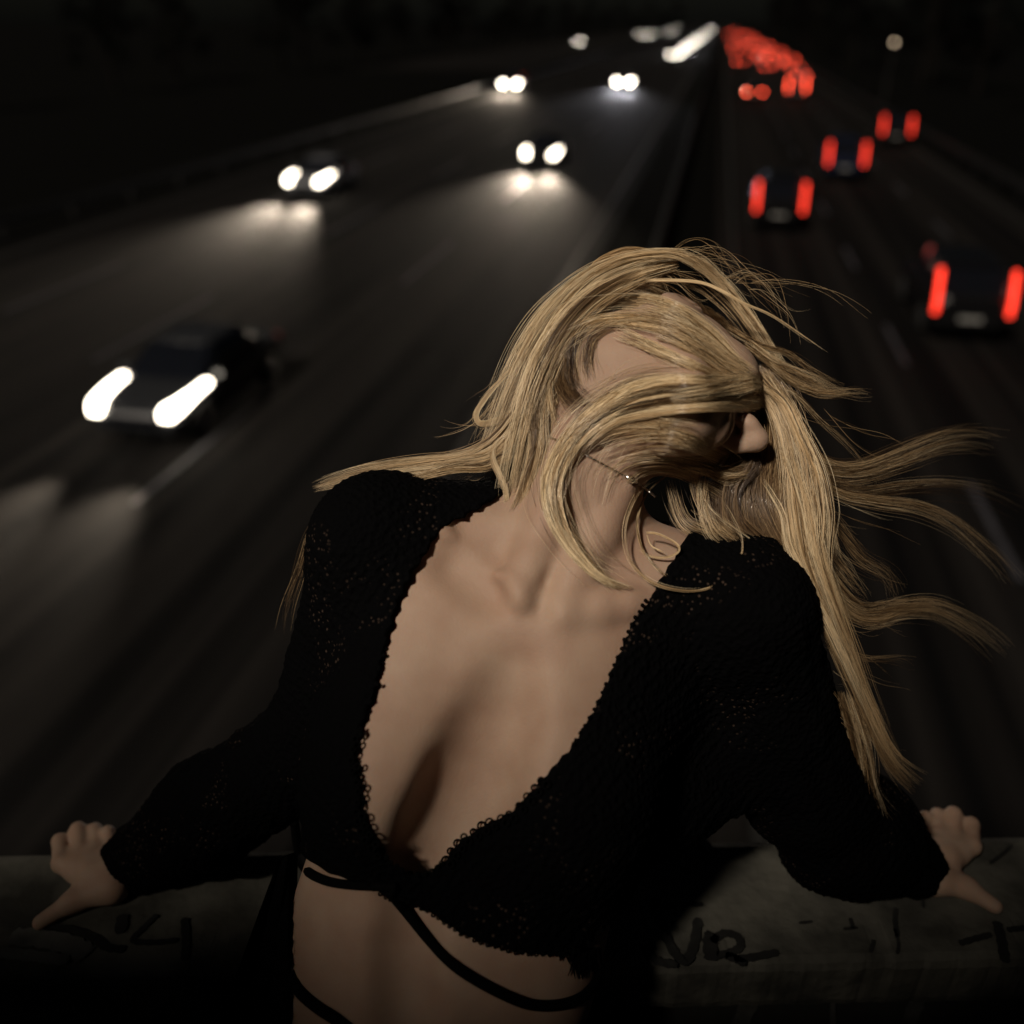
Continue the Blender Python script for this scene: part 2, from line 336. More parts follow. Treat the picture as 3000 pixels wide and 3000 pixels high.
# ------------------------------------------------------------------ cars
def car_parts(kind):
    """meshes of a car; front faces -Y, wheels on z=0"""
    suv = kind == 'suv'
    Lh = 2.25 if not suv else 2.35
    hood = .92 if not suv else 1.08; roof = 1.44 if not suv else 1.80; belt = .95 if not suv else 1.15
    out = []
    def sec(y, hw, z0, z1, r=.12):
        pts = []
        for sx, z, t in ((-1, z0, 0), (-1, z0 + .12, 1), (-1, (z0 + z1) / 2, 2), (-1, z1 - r, 1.4), (-1, z1, .2), (1, z1, .2), (1, z1 - r, 1.4), (1, (z0 + z1) / 2, 2), (1, z0 + .12, 1), (1, z0, 0)):
            wd = {0: hw - .10, 1: hw - .02, 2: hw, 1.4: hw - .03, .2: hw - .20}[t]
            pts.append((sx * wd, y, z))
        return pts
    b = MB()
    st = [(-Lh, .60, .42, .62), (-Lh + .06, .78, .28, .70), (-Lh + .35, .86, .22, .80), (-1.35, .89, .20, hood - .02), (-.95, .90, .20, hood), (0, .91, .20, belt), (1.0, .91, .20, belt + .02),
          (Lh - .55, .89, .22, belt + (.02 if not suv else .05)), (Lh - .12, .84, .28, belt - .02), (Lh, .72, .40, .82 if not suv else 1.05)]
    b.loft([sec(*s) for s in st]); out.append(('body', b, 'paint'))
    gl = MB()
    def gs(y, hw, z1): return [(-hw, y, belt - .04), (-hw + .04, y, (belt + z1) / 2), (-hw * .80, y, z1), (hw * .80, y, z1), (hw - .04, y, (belt + z1) / 2), (hw, y, belt - .04)]
    yr = Lh - .25 if suv else Lh - .75
    gl.loft([gs(-1.05, .80, belt - .02), gs(-.35, .80, roof - .09), gs(.0, .80, roof - .05), (gs(.9, .80, roof - .05)), gs(yr - (.15 if suv else .55), .79, roof - .10), gs(yr, .76, belt)])
    out.append(('windows', gl, 'glass'))
    rf = MB(); y0, y1 = -.33, yr - (.12 if suv else .52)
    rf.loft([[(-.60, y, roof - .06), (-.52, y, z), (.52, y, z), (.60, y, roof - .06)] for y, z in ((y0, roof - .05), (y0 + .2, roof), (y1 - .2, roof), (y1, roof - .06))])
    out.append(('roof', rf, 'paint'))
    for sx in (-1, 1):
        for wy in (-1.38, 1.35):
            t = MB(); t.cyl_x(sx * .72, sx * .925, wy, .32, .32, 22, .03); out.append(('wheel', t, 'tyre'))
            r = MB(); r.cyl_x(sx * .90, sx * .932, wy, .32, .20, 12, .02); out.append(('>rim', r, 'rim'))
        h = MB()       # headlamp, drawn out along the bonnet edge to suggest a light streak
        zz = .64
        h.loft([[(sx * x0, y, z0), (sx * x1, y, z0 + .0), (sx * x1, y, z0 + hh), (sx * x0, y, z0 + hh)] for y, x0, x1, z0, hh in
                ((-Lh - .02, .58, .80, zz - .02, .13), (-Lh + .12, .58, .86, zz + .03, .14), (-Lh + .40, .70, .895, zz + .09, .13), (-Lh + .78, .79, .91, zz + .17, .10), (-Lh + 1.25, .80, .925, zz + .22, .07))])
        out.append(('headlight', h, 'head'))
        q = MB()
        if suv: q.loft([[(sx * (.77), y - .06, z), (sx * .87, y - .06, z), (sx * .87, y, z), (sx * .77, y, z)] for y, z in ((Lh + .03, .72), (Lh + .01, 1.00), (Lh - .12, 1.35), (Lh - .26, 1.70))])  # tall lamps, drawn out to suggest streaks of red light
        else: q.loft([[(sx * .60, y - .10, z), (sx * .84, y - .22, z), (sx * .84, y, z), (sx * .60, y + .03, z)] for y, z in ((Lh, .66), (Lh - .01, .84))])
        out.append(('tail_light', q, 'tail'))
        m_ = MB(); m_.box(sx * .98 - .09, sx * .98 + .09, -.82, -.68, belt - .02, belt + .12, .02); out.append(('mirror', m_, 'paint'))
    gr = MB(); gr.box(-.42, .42, -Lh - .025, -Lh + .05, .47, .60); out.append(('grille', gr, 'glass'))
    pm = MB(); pm.box(-.26, .26, Lh - .03, Lh + .015, .55, .66); out.append(('number_plate', pm, 'plate'))
    return out
PAINTS = [mat('car_paint_' + n, c, .25, metal=.3, spec=.6) for n, c in (('black', (.008, .008, .009)), ('graphite', (.03, .032, .036)), ('silver', (.14, .145, .16)), ('navy', (.012, .016, .035)), ('wine', (.04, .008, .008)))]
def build_car(kind, paint, far, going):
    root = empty('car')
    mats = {'paint': paint, 'glass': M_GLASS, 'tyre': M_TYRE, 'rim': M_RIM, 'head': (M_HEADFAR if far else M_HEAD) if not going else M_GLASS, 'tail': (M_TAILFAR if far else M_TAIL) if going else M_TAILOFF, 'plate': M_PLATE}
    last = None
    for name, mb, k in car_parts(kind):
        if name[0] == '>': mb.build(name[1:], mats[k], last, True)
        else: last = mb.build(name, mats[k], root, k in ('tyre',))
    return root
M_TAILOFF = mat('unlit_tail_lamp', (.12, .01, .01), .3)
protos = {}
def get_car(kind, pi, far, going):
    key = (kind, pi, far, going)
    if key not in protos:
        protos[key] = build_car(*[kind, PAINTS[pi], far, going]); return protos[key]
    return copy_tree(protos[key])
# oncoming (front towards the bridge); x, y are of the headlights
near = [(-9.6, 12.9, 'sedan', 1, 'dark oncoming car nearest the bridge, its two big headlights at the left edge', 1500),
        (-17.0, 37.5, 'sedan', 2, 'oncoming silver-grey car in the outer left lane with a broad pool of light ahead', 7000),
        (-8.6, 48.0, 'sedan', 0, 'oncoming dark car with slanting headlights above and left of her head', 4500),
        (-22.0, 104.0, 'suv', 0, 'oncoming car with bright headlights at left of the mid distance pair', 4500),
        (-10.3, 110.0, 'sedan', 2, 'grey oncoming car with cool white headlights at mid distance', 3200)]
for i, (x, y, k, pi, lab, pw) in enumerate(near):
    c = get_car(k, pi, y > 90, False); Lh = 2.35 if k == 'suv' else 2.25
    c.location = (x, y + Lh, .02); tag(c, lab, 'car', 'oncoming cars with headlights on')
    heads = [o for o in S.objects if o.parent == c and o.name.startswith('headlight')]
    for j, sx in enumerate((-.68, .68)):
        ld = bpy.data.lights.new('headlight_beam', 'SPOT'); ld.energy = pw; ld.color = (1, .83, .64) if i != 4 else (.95, .93, 1)
        ld.spot_size = math.radians(46); ld.spot_blend = 1.0; ld.shadow_soft_size = .08
        lo = bpy.data.objects.new('headlight_beam', ld); COL.objects.link(lo); lo.parent = heads[j]
        lo.location = (sx, -Lh - .12, .66); dv = Vector((.04 * sx, -1, -.11)); lo.rotation_euler = (-dv).to_track_quat('Z', 'Y').to_euler()
far_on = [(-9.2, 206), (-8.8, 222), (-8.7, 262), (-8.6, 300), (-8.5, 345), (-8.5, 400), (-8.4, 480), (-8.3, 600), (-8.2, 760), (-40, 505), (-35.5, 512), (-33, 640), (-38, 860), (-46, 330)]
for i, (x, y) in enumerate(far_on):
    c = get_car('sedan', i % 3, True, False); c.location = (x, y, .02)
    tag(c, 'far oncoming car seen only as a blurred pair of white headlights near the horizon' if y > 200 else 'oncoming car with faint headlights just behind the outer left pair', 'car', 'far oncoming cars with headlights on' if y > 200 else 'oncoming cars with headlights on')
# leaving (tail lights towards the bridge); x, y are of the tail lights
away = [(2.65, 34.6, 'suv', 0, 'dark car leaving in the lane beside the median, tall red lights above her hair'),
        (6.4, 22.3, 'suv', 0, 'car leaving nearest the right edge of the picture, two tall red tail lights'),
        (6.4, 47.5, 'suv', 3, 'dark blue car leaving in the middle right lane between the nearer and farther red pairs'),
        (3.6, 97.0, 'sedan', 0, 'car leaving beside the median at mid distance, a short pair of red lights'),
        (7.7, 100.0, 'suv', 1, 'car leaving in the middle lane, one of a cluster of red lights beyond the others'),
        (11.0, 62.0, 'suv', 0, 'car leaving in the outermost right lane, low red pair near the right guard rail'),
        (10.2, 128.0, 'sedan', 2, 'grey car leaving in the outermost lane just behind the red cluster')]
for x, y, k, pi, lab in away:
    c = get_car(k, pi, y > 90, True); Lh = 2.35 if k == 'suv' else 2.25
    c.location = (x, y + Lh, .02); c.rotation_euler.z = math.pi; tag(c, lab, 'car', 'leaving cars with tail lights on')
    # note: turned round, the tail faces -Y (the bridge)
k = 0
for x, ys in ((10.9, (150, 166, 183, 203, 228, 258, 295, 340, 400, 480)), (7.3, (158, 185, 225, 275, 330, 400, 520, 660)), (3.4, (175, 240, 330, 450, 620))):
    for y in ys:
        c = get_car('suv' if k % 2 else 'sedan', k % 3, True, True); c.location = (x, y, .02); c.rotation_euler.z = math.pi; k += 1
        tag(c, 'far leaving car seen only as a blurred red glow of tail lights near the horizon', 'car', 'far leaving cars with tail lights on')

# ------------------------------------------------------------------ trees and the one lit lamp post
def tree_proto(seed, h, r):
    q = random.Random(seed); root = empty('roadside_tree')
    t = MB(); t.tube([(0, 0, 0), (.1, 0, h * .3), (-.1, .1, h * .6), (0, 0, h * .85)], [.32, .24, .16, .05], 8)
    cl = []
    for i in range(26):
        a = q.uniform(0, 6.28); zz = q.uniform(.30, 1.0) * h; rr = r * math.sin(min(1, (1.08 - zz / h) * 2.2) * 1.57) * q.uniform(.25, 1)
        c = Vector((rr * math.cos(a), rr * math.sin(a), zz)); cl.append((c, q.uniform(.12, .26) * r))
        t.tube([(0, 0, zz * .6), tuple(c * .6 + Vector((0, 0, zz * .33))), tuple(c)], [.10, .06, .02], 5)
    t.build('trunk', M_BARK, root)
    v = []; f = []
    for c, s in cl:
        for j in range(110):
            d = Vector((q.gauss(0, 1), q.gauss(0, 1), q.gauss(0, .8))); p = c + d * s * .75
            a = Vector((q.gauss(0, 1), q.gauss(0, 1), q.gauss(0, 1))).normalized(); b = a.orthogonal().normalized(); e = q.uniform(.12, .26)
            n = len(v); v += [p - a * e, p + b * e * .6, p + a * e, p - b * e * .6]; f.append((n, n + 1, n + 2, n + 3))
    mesh_obj('crown', [tuple(p) for p in v], f, M_LEAF, root); return root
tp = [tree_proto(s, h, r) for s, h, r in ((1, 13, 4.5), (2, 10, 4), (3, 16, 5.2))]
spots = []
for i in range(26):
    y = 40 + i * 17 + rnd.uniform(-5, 5); spots.append((19 + rnd.uniform(0, 9) + (6 if i < 3 else 0), y))
for i in range(22):
    y = 70 + i * 20 + rnd.uniform(-5, 5); spots.append((-62 - rnd.uniform(0, 14), y))
for i in range(18): spots.append((-75 + i * 5.4 + rnd.uniform(-1, 1) - 12, 560 + rnd.uniform(0, 80)))
for i in range(8): spots.append((28 + i * 9, 360 + i * 12))
spots = [s for s in spots if not (-24 < s[0] < 14)]
for i, (x, y) in enumerate(spots):
    o = tp[i] if i < 3 else copy_tree(tp[i % 3])
    o.location = (x, y, 0); o.rotation_euler.z = rnd.uniform(0, 6); s = rnd.uniform(.8, 1.25); o.scale = (s, s, s)
    right = x > 0
    tag(o, 'dark leafy tree standing beyond the right guard rail' if right else 'dark leafy tree standing far off beyond the left carriageway', 'tree', 'trees right of the road' if right else 'trees left of the road')
pp = ground(2620, 125, 5.0)
lp = empty('street_lamp', (pp[0], pp[1], 0)); tag(lp, 'small lit lamp post with a dim warm bulb among the trees at the upper right', 'street lamp')
t = MB(); t.tube([(0, 0, 0), (0, 0, 2.5), (0, 0, 4.9)], [.09, .07, .05], 8); t.build('post', M_STEEL, lp)
t = MB(); t.loft([[(r * math.cos(a * math.pi / 4), r * math.sin(a * math.pi / 4), z) for a in range(8)] for r, z in ((.06, 4.9), (.12, 5.0), (.12, 5.1), (.05, 5.15))]); t.build('lantern', mat('dim_bulb', (.5, .4, .3), emit=(1, .75, .5), estr=4), lp)

# ------------------------------------------------------------------ signed distance modelling of the figure (camera-space metres)
H = .0026
LO = np.array((-.60, -.66, .60)); HI = np.array((.62, .30, 1.10))
N = np.ceil((HI - LO) / H).astype(int) + 1
class Field:
    def __init__(s, arr=None, lo=LO, n=N, h=H):
        s.lo = np.array(lo, float); s.n = n; s.h = h
        s.a = np.full(tuple(n), .2, np.float32) if arr is None else arr
    def copy(s): return Field(s.a.copy(), s.lo, s.n, s.h)
    def box(s, lo, hi):
        i0 = np.clip(np.floor((np.array(lo) - s.lo) / s.h).astype(int), 0, s.n); i1 = np.clip(np.ceil((np.array(hi) - s.lo) / s.h).astype(int) + 1, 0, s.n)
        sl = tuple(slice(a, b) for a, b in zip(i0, i1))
        ax = [(s.lo[k] + np.arange(i0[k], i1[k]) * s.h).astype(np.float32) for k in range(3)]
        return sl, np.meshgrid(*ax, indexing='ij', sparse=True)
    def put(s, sl, d, k, op):
        a = s.a[sl]; 
        if a.size == 0: return
        if op == 'u':
            hh = np.maximum(k - np.abs(a - d), 0) / k; s.a[sl] = np.minimum(a, d) - hh * hh * k * .25
        else:
            d = -d; hh = np.maximum(k - np.abs(a - d), 0) / k; s.a[sl] = np.maximum(a, d) + hh * hh * k * .25
    def cone(s, a, b, ra, rb, k=.02, op='u'):
        a = np.array(a, float); b = np.array(b, float); m = max(ra, rb) + k + .025
        sl, (X, Y, Z) = s.box(np.minimum(a, b) - m, np.maximum(a, b) + m)
        ba = b - a; L = float(ba @ ba) + 1e-12
        t = np.clip(((X - a[0]) * ba[0] + (Y - a[1]) * ba[1] + (Z - a[2]) * ba[2]) / L, 0, 1)
        d = np.sqrt((X - a[0] - t * ba[0]) ** 2 + (Y - a[1] - t * ba[1]) ** 2 + (Z - a[2] - t * ba[2]) ** 2) - (ra + (rb - ra) * t)
        s.put(sl, d.astype(np.float32), k, op)
    def chain(s, pts, rs, k=.012, op='u'):
        for i in range(len(pts) - 1): s.cone(pts[i], pts[i + 1], rs[i], rs[i + 1], k, op)
    def ell(s, c, r, ax=np.eye(3), k=.02, op='u'):
        c = np.array(c, float); r = np.array(r, float); ax = np.array(ax, float)
        ext = np.sqrt(((ax * r[:, None]) ** 2).sum(0)) + k + .025
        sl, (X, Y, Z) = s.box(c - ext, c + ext)
        q = [((X - c[0]) * ax[i, 0] + (Y - c[1]) * ax[i, 1] + (Z - c[2]) * ax[i, 2]) for i in range(3)]
        k0 = np.sqrt(sum((q[i] / r[i]) ** 2 for i in range(3))); k1 = np.sqrt(sum((q[i] / r[i] ** 2) ** 2 for i in range(3))) + 1e-6
        s.put(sl, (k0 * (k0 - 1) / k1).astype(np.float32), k, op)
    def hit(s, px, py, z0=.6, z1=1.1):
        z = np.arange(z0, z1, .001); x = (px - 1500) / FPX * z; y = -(py - 1500) / FPX * z
        i = np.rint((np.stack([x, y, z], 1) - s.lo) / s.h).astype(int); ok = ((i >= 0) & (i < s.n)).all(1)
        i = np.clip(i, 0, s.n - 1); v = s.a[i[:, 0], i[:, 1], i[:, 2]]; w = np.where(ok & (v < 0))[0]
        return z[w[0]] if len(w) else None
def nets(a, lo, h):
    ins = a < 0
    c = np.zeros(tuple(np.array(a.shape) - 1), np.uint8)
    for dx in (0, 1):
        for dy in (0, 1):
            for dz in (0, 1): c += ins[dx:a.shape[0] - 1 + dx, dy:a.shape[1] - 1 + dy, dz:a.shape[2] - 1 + dz]
    act = (c > 0) & (c < 8); I = np.argwhere(act); idx = np.full(c.shape, -1, np.int32); idx[act] = np.arange(len(I))
    acc = np.zeros((len(I), 3)); cnt = np.zeros(len(I))
    cor = [(x, y, z) for x in (0, 1) for y in (0, 1) for z in (0, 1)]
    val = {q: a[I[:, 0] + q[0], I[:, 1] + q[1], I[:, 2] + q[2]].astype(float) for q in cor}
    for q in cor:
        for ax in range(3):
            if q[ax] == 0:
                r = list(q); r[ax] = 1; r = tuple(r); va, vb = val[q], val[r]; m = (va < 0) != (vb < 0)
                t = np.where(m, va / np.where(m, va - vb, 1), 0)
                p = np.tile(np.array(q, float), (len(I), 1)); p[:, ax] += t
                acc += p * m[:, None]; cnt += m
    V = (I + acc / cnt[:, None]) * h + lo
    F = []
    for ax in range(3):
        b, c2 = [(1, 2), (2, 0), (0, 1)][ax]
        sl0 = [slice(None)] * 3; sl1 = [slice(None)] * 3; sl0[ax] = slice(0, -1); sl1[ax] = slice(1, None)
        A = ins[tuple(sl0)]; B = ins[tuple(sl1)]; E = np.argwhere(A != B)
        E = E[(E[:, b] > 0) & (E[:, c2] > 0) & (E[:, b] < a.shape[b] - 1) & (E[:, c2] < a.shape[c2] - 1)]
        s0 = A[E[:, 0], E[:, 1], E[:, 2]]
        def cell(db, dc):
            q = E.copy(); q[:, b] -= db; q[:, c2] -= dc; return idx[q[:, 0], q[:, 1], q[:, 2]]
        f = np.stack([cell(1, 1), cell(0, 1), cell(0, 0), cell(1, 0)], 1); f[~s0] = f[~s0][:, ::-1]; F.append(f)
    F = np.concatenate(F); F = F[(F >= 0).all(1)]
    return V, F
def flipcam(F): return F[:, ::-1]      # camera space with depth forward is left handed
def smoothv(V, F, n=2, lam=.5):
    e = np.concatenate([F[:, [0, 1]], F[:, [1, 2]], F[:, [2, 3]], F[:, [3, 0]]])
    for _ in range(n):
        acc = np.zeros_like(V); c = np.zeros(len(V))
        for k in range(3): acc[:, k] = np.bincount(e[:, 0], V[e[:, 1], k], len(V)) + np.bincount(e[:, 1], V[e[:, 0], k], len(V))
        c = np.bincount(e[:, 0], minlength=len(V)) + np.bincount(e[:, 1], minlength=len(V))
        V = V + lam * (acc / np.maximum(c, 1)[:, None] - V)
    return V
def nrmz(v): v = np.array(v, float); return v / np.linalg.norm(v)
# torso frame
shL = P(1085, 1590, .79); shR = P(2190, 1790, .795)
la = nrmz(shR - shL); ta = P(1580, 1700, .80) - P(1150, 3350, .80); ta = nrmz(ta - la * (ta @ la)); na = np.cross(la, ta); na = nrmz(na if na[2] < 0 else -na)
TX = np.array([la, ta, na])
T = Field()
T.ell(P(1150, 3330, .80), (.155, .12, .105), TX, .05)
T.ell(P(1262, 2960, .790), (.128, .15, .082), TX, .05)
T.ell(P(1315, 2700, .795), (.136, .12, .084), TX, .05)
T.ell(P(1430, 2290, .81), (.146, .15, .095), TX, .05)
T.ell(P(1560, 1930, .81), (.150, .12, .082), TX, .05)
T.cone(P(1160, 1620, .805), P(2130, 1790, .808), .046, .046, .045)
T.ell(shL, (.044, .050, .046), TX, .03); T.ell(shR, (.047, .054, .050), TX, .03)
T.cone(P(1600, 1600, .825), P(1180, 1560, .815), .045, .035, .05); T.cone(P(1650, 1600, .825), P(2110, 1740, .815), .045, .035, .05)
bL = P(1130, 2260, .760); bR = P(1655, 2350, .765)
T.ell(bL, (.064, .074, .072), TX, .04); T.ell(bR, (.066, .074, .071), TX, .04)
T.ell(P(1190, 2000, .775), (.05, .08, .045), TX, .05); T.ell(P(1620, 2080, .780), (.055, .08, .045), TX, .07)
elL = P(950, 2170, .88); wrL = P(365, 2530, .975); elR = P(2345, 2310, .90); wrR = P(2690, 2545, .975)
ARM = T.copy()
for fld, ex in ((T, 0),):
    fld.cone(shL, elL, .046, .038, .02); fld.cone(elL, wrL, .037, .024, .012)
    fld.cone(shR, elR, .047, .038, .02); fld.cone(elR, wrR, .037, .024, .012)
G = ARM                                                    # garment field: torso plus loose sleeves

midL = elL * .45 + wrL * .55; midR = elR * .5 + wrR * .5
G.a -= .004
G.chain([shL, elL, midL, P(400, 2520, .97)], [.044, .052, .050, .034], .025)
G.chain([shR, elR + np.array((.005, .0, 0)), midR, P(2665, 2530, .968)], [.049, .055, .052, .034], .025)
G.ell(P(2450, 2500, .93), (.055, .035, .05), np.eye(3), .03)
B = T
# belly: midline groove, ribs' edge
def z_at(px, py, dflt): 
    z = B.hit(px, py); return dflt if z is None else z
def surf(pts, off): return [P(x, y, z_at(x, y, .75) + off) for x, y in pts]
B.chain(surf([(1190, 2640), (1180, 2800), (1185, 2950), (1180, 3100)], -.006), [.010, .013, .013, .012], .03, 's')
B.chain(surf([(1255, 2560), (1325, 2420), (1395, 2270), (1460, 2110), (1505, 1960)], -.001), [.020, .019, .015, .009, .003], .045, 's')
# neck, throat
HC = np.array((.143, .123, .85)); hf = nrmz((.75, -.5, -.43)); hu = np.array((.54, .09, .84)); hu = nrmz(hu - hf * (hf @ hu)); hs = np.cross(hf, hu); hs = nrmz(hs if hs[1] > 0 else -hs)
def hl(x, y, z): return HC + hs * x + hf * y + hu * z
HX = np.array([hs, hf, hu])
nb = P(1610, 1680, .825)
B.cone(nb, hl(0, -.02, -.05), .053, .056, .03)
B.cone(P(1570, 1660, .80), P(1700, 1440, .79), .030, .034, .03)
# clavicles, notch, neck cords
B.chain(surf([(1290, 1545), (1370, 1605), (1460, 1690), (1535, 1745)], .000), [.0095, .0095, .0095, .012], .010)
B.chain(surf([(1650, 1800), (1760, 1778), (1840, 1768), (1900, 1760)], .003), [.010, .009, .008, .006], .016)
B.cone(P(1585, 1735, z_at(1585, 1735, .75) - .004), P(1600, 1700, z_at(1600, 1700, .75) - .004), .013, .010, .018, 's')
B.chain(surf([(1370, 1560), (1440, 1600)], -.008), [.016, .014], .024, 's')
B.chain(surf([(1330, 1660), (1430, 1740)], -.005), [.010, .010], .022, 's')
B.chain(surf([(1540, 1740), (1560, 1640), (1600, 1520), (1640, 1380)], .004), [.009, .010, .010, .010], .018)
B.chain(surf([(1640, 1765), (1690, 1680), (1760, 1560), (1830, 1420)], .004), [.008, .010, .010, .010], .018)
# head
B.ell(hl(0, -.012, .022), (.074, .093, .085), HX, .02)
B.ell(hl(0, .030, -.030), (.060, .058, .075), HX, .03)
for sx in (-1, 1):
    B.chain([hl(sx * .054, -.005, -.025), hl(sx * .050, .005, -.062), hl(sx * .018, .068, -.103)], [.018, .017, .017], .03)
    B.ell(hl(sx * .038, .060, -.022), (.024, .028, .026), HX, .03)
B.ell(hl(0, .074, -.102), (.019, .017, .015), HX, .02)
B.ell(hl(0, .078, -.070), (.026, .020, .024), HX, .025)
B.cone(hl(-.032, .078, .030), hl(.032, .078, .030), .013, .013, .02)
for sx in (-1, 1):
    B.ell(hl(sx * .032, .096, .008), (.020, .018, .012), HX, .015, 's')
    B.ell(hl(sx * .031, .072, .006), (.0145, .0145, .0125), HX, .005)
B.chain([hl(0, .086, .018), hl(0, .100, -.005), hl(0, .114, -.028)], [.008, .0085, .0115], .012)
for sx in (-1, 1):
    B.ell(hl(sx * .0115, .102, -.034), (.0070, .010, .008), HX, .009)
B.cone(hl(-.019, .088, -.0625), hl(.019, .088, -.0625), .005, .005, .006); B.ell(hl(0, .0955, -.0620), (.013, .0065, .0055), HX, .006)
B.cone(hl(-.017, .087, -.0765), hl(.017, .087, -.0765), .0055, .0055, .006); B.ell(hl(0, .0955, -.0770), (.014, .0075, .0065), HX, .006)
B.cone(hl(-.017, .101, -.0695), hl(.017, .101, -.0695), .0022, .0022, .003, 's')
for sx in (-1, 1):
    B.ell(hl(sx * .0062, .112, -.0445), (.0032, .0055, .0045), HX, .003, 's')
    B.ell(hl(sx * .075, -.014, -.006), (.007, .018, .031), HX, .006); B.ell(hl(sx * .081, -.008, -.004), (.005, .009, .015), HX, .005, 's')
# hands: palm on the coping, fingers curled over its far edge, thumb lying along the top
def on_top(px, py, up):            # camera-space point above the coping top at a pixel
    dd = cF + (px - 1500) / FPX * cR - (py - 1500) / FPX * cU
    t = (PAR_H + up - CAM_H) / dd[2]; return P(px, py, t)
def cw(p):                         # world -> camera space
    q = np.asarray(p) - CAM; return np.array((q @ cR, q @ cU, q @ cF))
def world(c): return to_world(c)[0]
def hand(wrist, side):
    w0 = world(wrist)
    def bl(p): return np.array((p @ bx, p @ by))
    wx, wy = bl(w0); top = PAR_H
    def q(x, y, z): return cw(bx * x + by * y + np.array((0, 0, top + z)))
    # knuckle row runs parallel to the wall near the far edge
    s = side
    kx = [wx + s * v for v in (.066, .050, .033, .015)]; ky = [.672, .684, .686, .680]
    pal = q(wx + s * .026, .657, .018)
    wr = cw(w0)
    B.cone(wr, pal, .021, .0155, .012)
    B.cone(q(wx + s * .012, .655, .017), q(wx + s * .044, .665, .016), .0150, .0130, .01)
    B.cone(wr, q(wx + s * .010, .655, .020), .021, .016, .012)
    for i in range(4):
        k0 = q(kx[i], ky[i], .020); r = (.0092, .0094, .0090, .0078)[i]
        B.cone(pal, k0, .014, r + .001, .010)
        m1 = q(kx[i] + s * .014, ky[i] + .030, .020 - .000 + (.004 if i % 2 else 0)); m2 = q(kx[i] + s * .018, ky[i] + .042, -.004); m3 = q(kx[i] + s * .018, ky[i] + .036, -.024)
        B.chain([k0, m1, m2, m3], [r, r * .93, r * .86, r * .74], .004)
    t0 = q(wx + s * .010, wy + .0, .018); ty = wy
    if s < 0: tb, tm, tt = on_top(330, 2600, .016), on_top(215, 2640, .012), on_top(118, 2702, .008)
    else: tb, tm, tt = on_top(2735, 2575, .016), on_top(2830, 2600, .012), on_top(2915, 2655, .008)
    B.chain([wr, tb, tm, tt], [.020, .0155, .0105, .0080], .010)
hand(wrL, -1); hand(wrR, 1)
G.ell(P(2020, 2130, .855), (.080, .095, .040), TX, .05); G.cone(P(1760, 2380, .83), P(1930, 2330, .85), .05, .045, .04)
bV, bF = nets(B.a, B.lo, B.h); bV = smoothv(bV, bF, 2, .4)
FEET = np.array((*(by * .42)[:2], DECK))
person = mesh_obj('person', to_world(bV), flipcam(bF), M_SKIN, None, True, FEET)
tag(person, 'woman in a black crop top leaning back on parapet, blonde hair blown over her face', 'person')
bvh = BVHTree.FromPolygons([tuple(v) for v in bV], [tuple(f) for f in bF])
def child(name, V, F, m, smooth=True, parent=person):
    return mesh_obj(name, to_world(V) - FEET, flipcam(F) if isinstance(F, np.ndarray) else [tuple(reversed(f)) for f in F], m, parent, smooth)

# ------------------------------------------------------------------ garment
def poly_sd(px, py, poly):
    poly = np.array(poly, float); d = np.full(px.shape, 1e9, np.float32); inside = np.zeros(px.shape, bool)
    n = len(poly)
    for i in range(n):
        a = poly[i]; b = poly[(i + 1) % n]; e = b - a; wx = px - a[0]; wy = py - a[1]
        t = np.clip((wx * e[0] + wy * e[1]) / (e @ e), 0, 1); d = np.minimum(d, (wx - e[0] * t) ** 2 + (wy - e[1] * t) ** 2)
        cnd = ((a[1] > py) != (b[1] > py)) & (px < e[0] * (py - a[1]) / (e[1] if abs(e[1]) > 1e-9 else 1e-9) + a[0]); inside ^= cnd
    d = np.sqrt(d); return np.where(inside, -d, d)
NECK = [(1480, 1440), (1400, 1490), (1290, 1550), (1225, 1655), (1165, 1760), (1128, 1900), (1098, 2030), (1052, 2150), (1040, 2220), (1060, 2300), (1056, 2370), (1078, 2440), (1118, 2495), (1150, 2530), (1200, 2560), (1260, 2555),
        (1305, 2520), (1340, 2470), (1420, 2415), (1500, 2378), (1600, 2270), (1680, 2180), (1740, 2080), (1800, 1950), (1850, 1830), (1900, 1750), (1960, 1660), (2000, 1590)]
HEM = [(845, 2440), (880, 2500), (930, 2540), (1000, 2572), (1080, 2595), (1150, 2640), (1190, 2638), (1270, 2680), (1350, 2735), (1450, 2775), (1550, 2795), (1650, 2795), (1700, 2785), (1740, 2745), (1800, 2700), (1850, 2640)]
def jag(p, amp, step, seed):
    q = random.Random(seed); out = []
    for i in range(len(p) - 1):
        a = np.array(p[i], float); b = np.array(p[i + 1], float); L = np.linalg.norm(b - a); n = max(1, int(L / step)); nn = np.array((-(b - a)[1], (b - a)[0])) / L
        for k in range(n):
            out.append(tuple(a + (b - a) * k / n + nn * amp * (1 if len(out) % 2 else -1) * q.uniform(.3, 1)))
    out.append(p[-1]); return out
npoly = jag(NECK, 7, 22, 1) + [(2060, 1500), (2500, 1300), (2500, 500), (1300, 500)]
hpoly = jag(HEM, 5, 26, 2) + [(1860, 3800), (840, 3800)]
ax = [(LO[k] + np.arange(N[k]) * H).astype(np.float32) for k in range(3)]
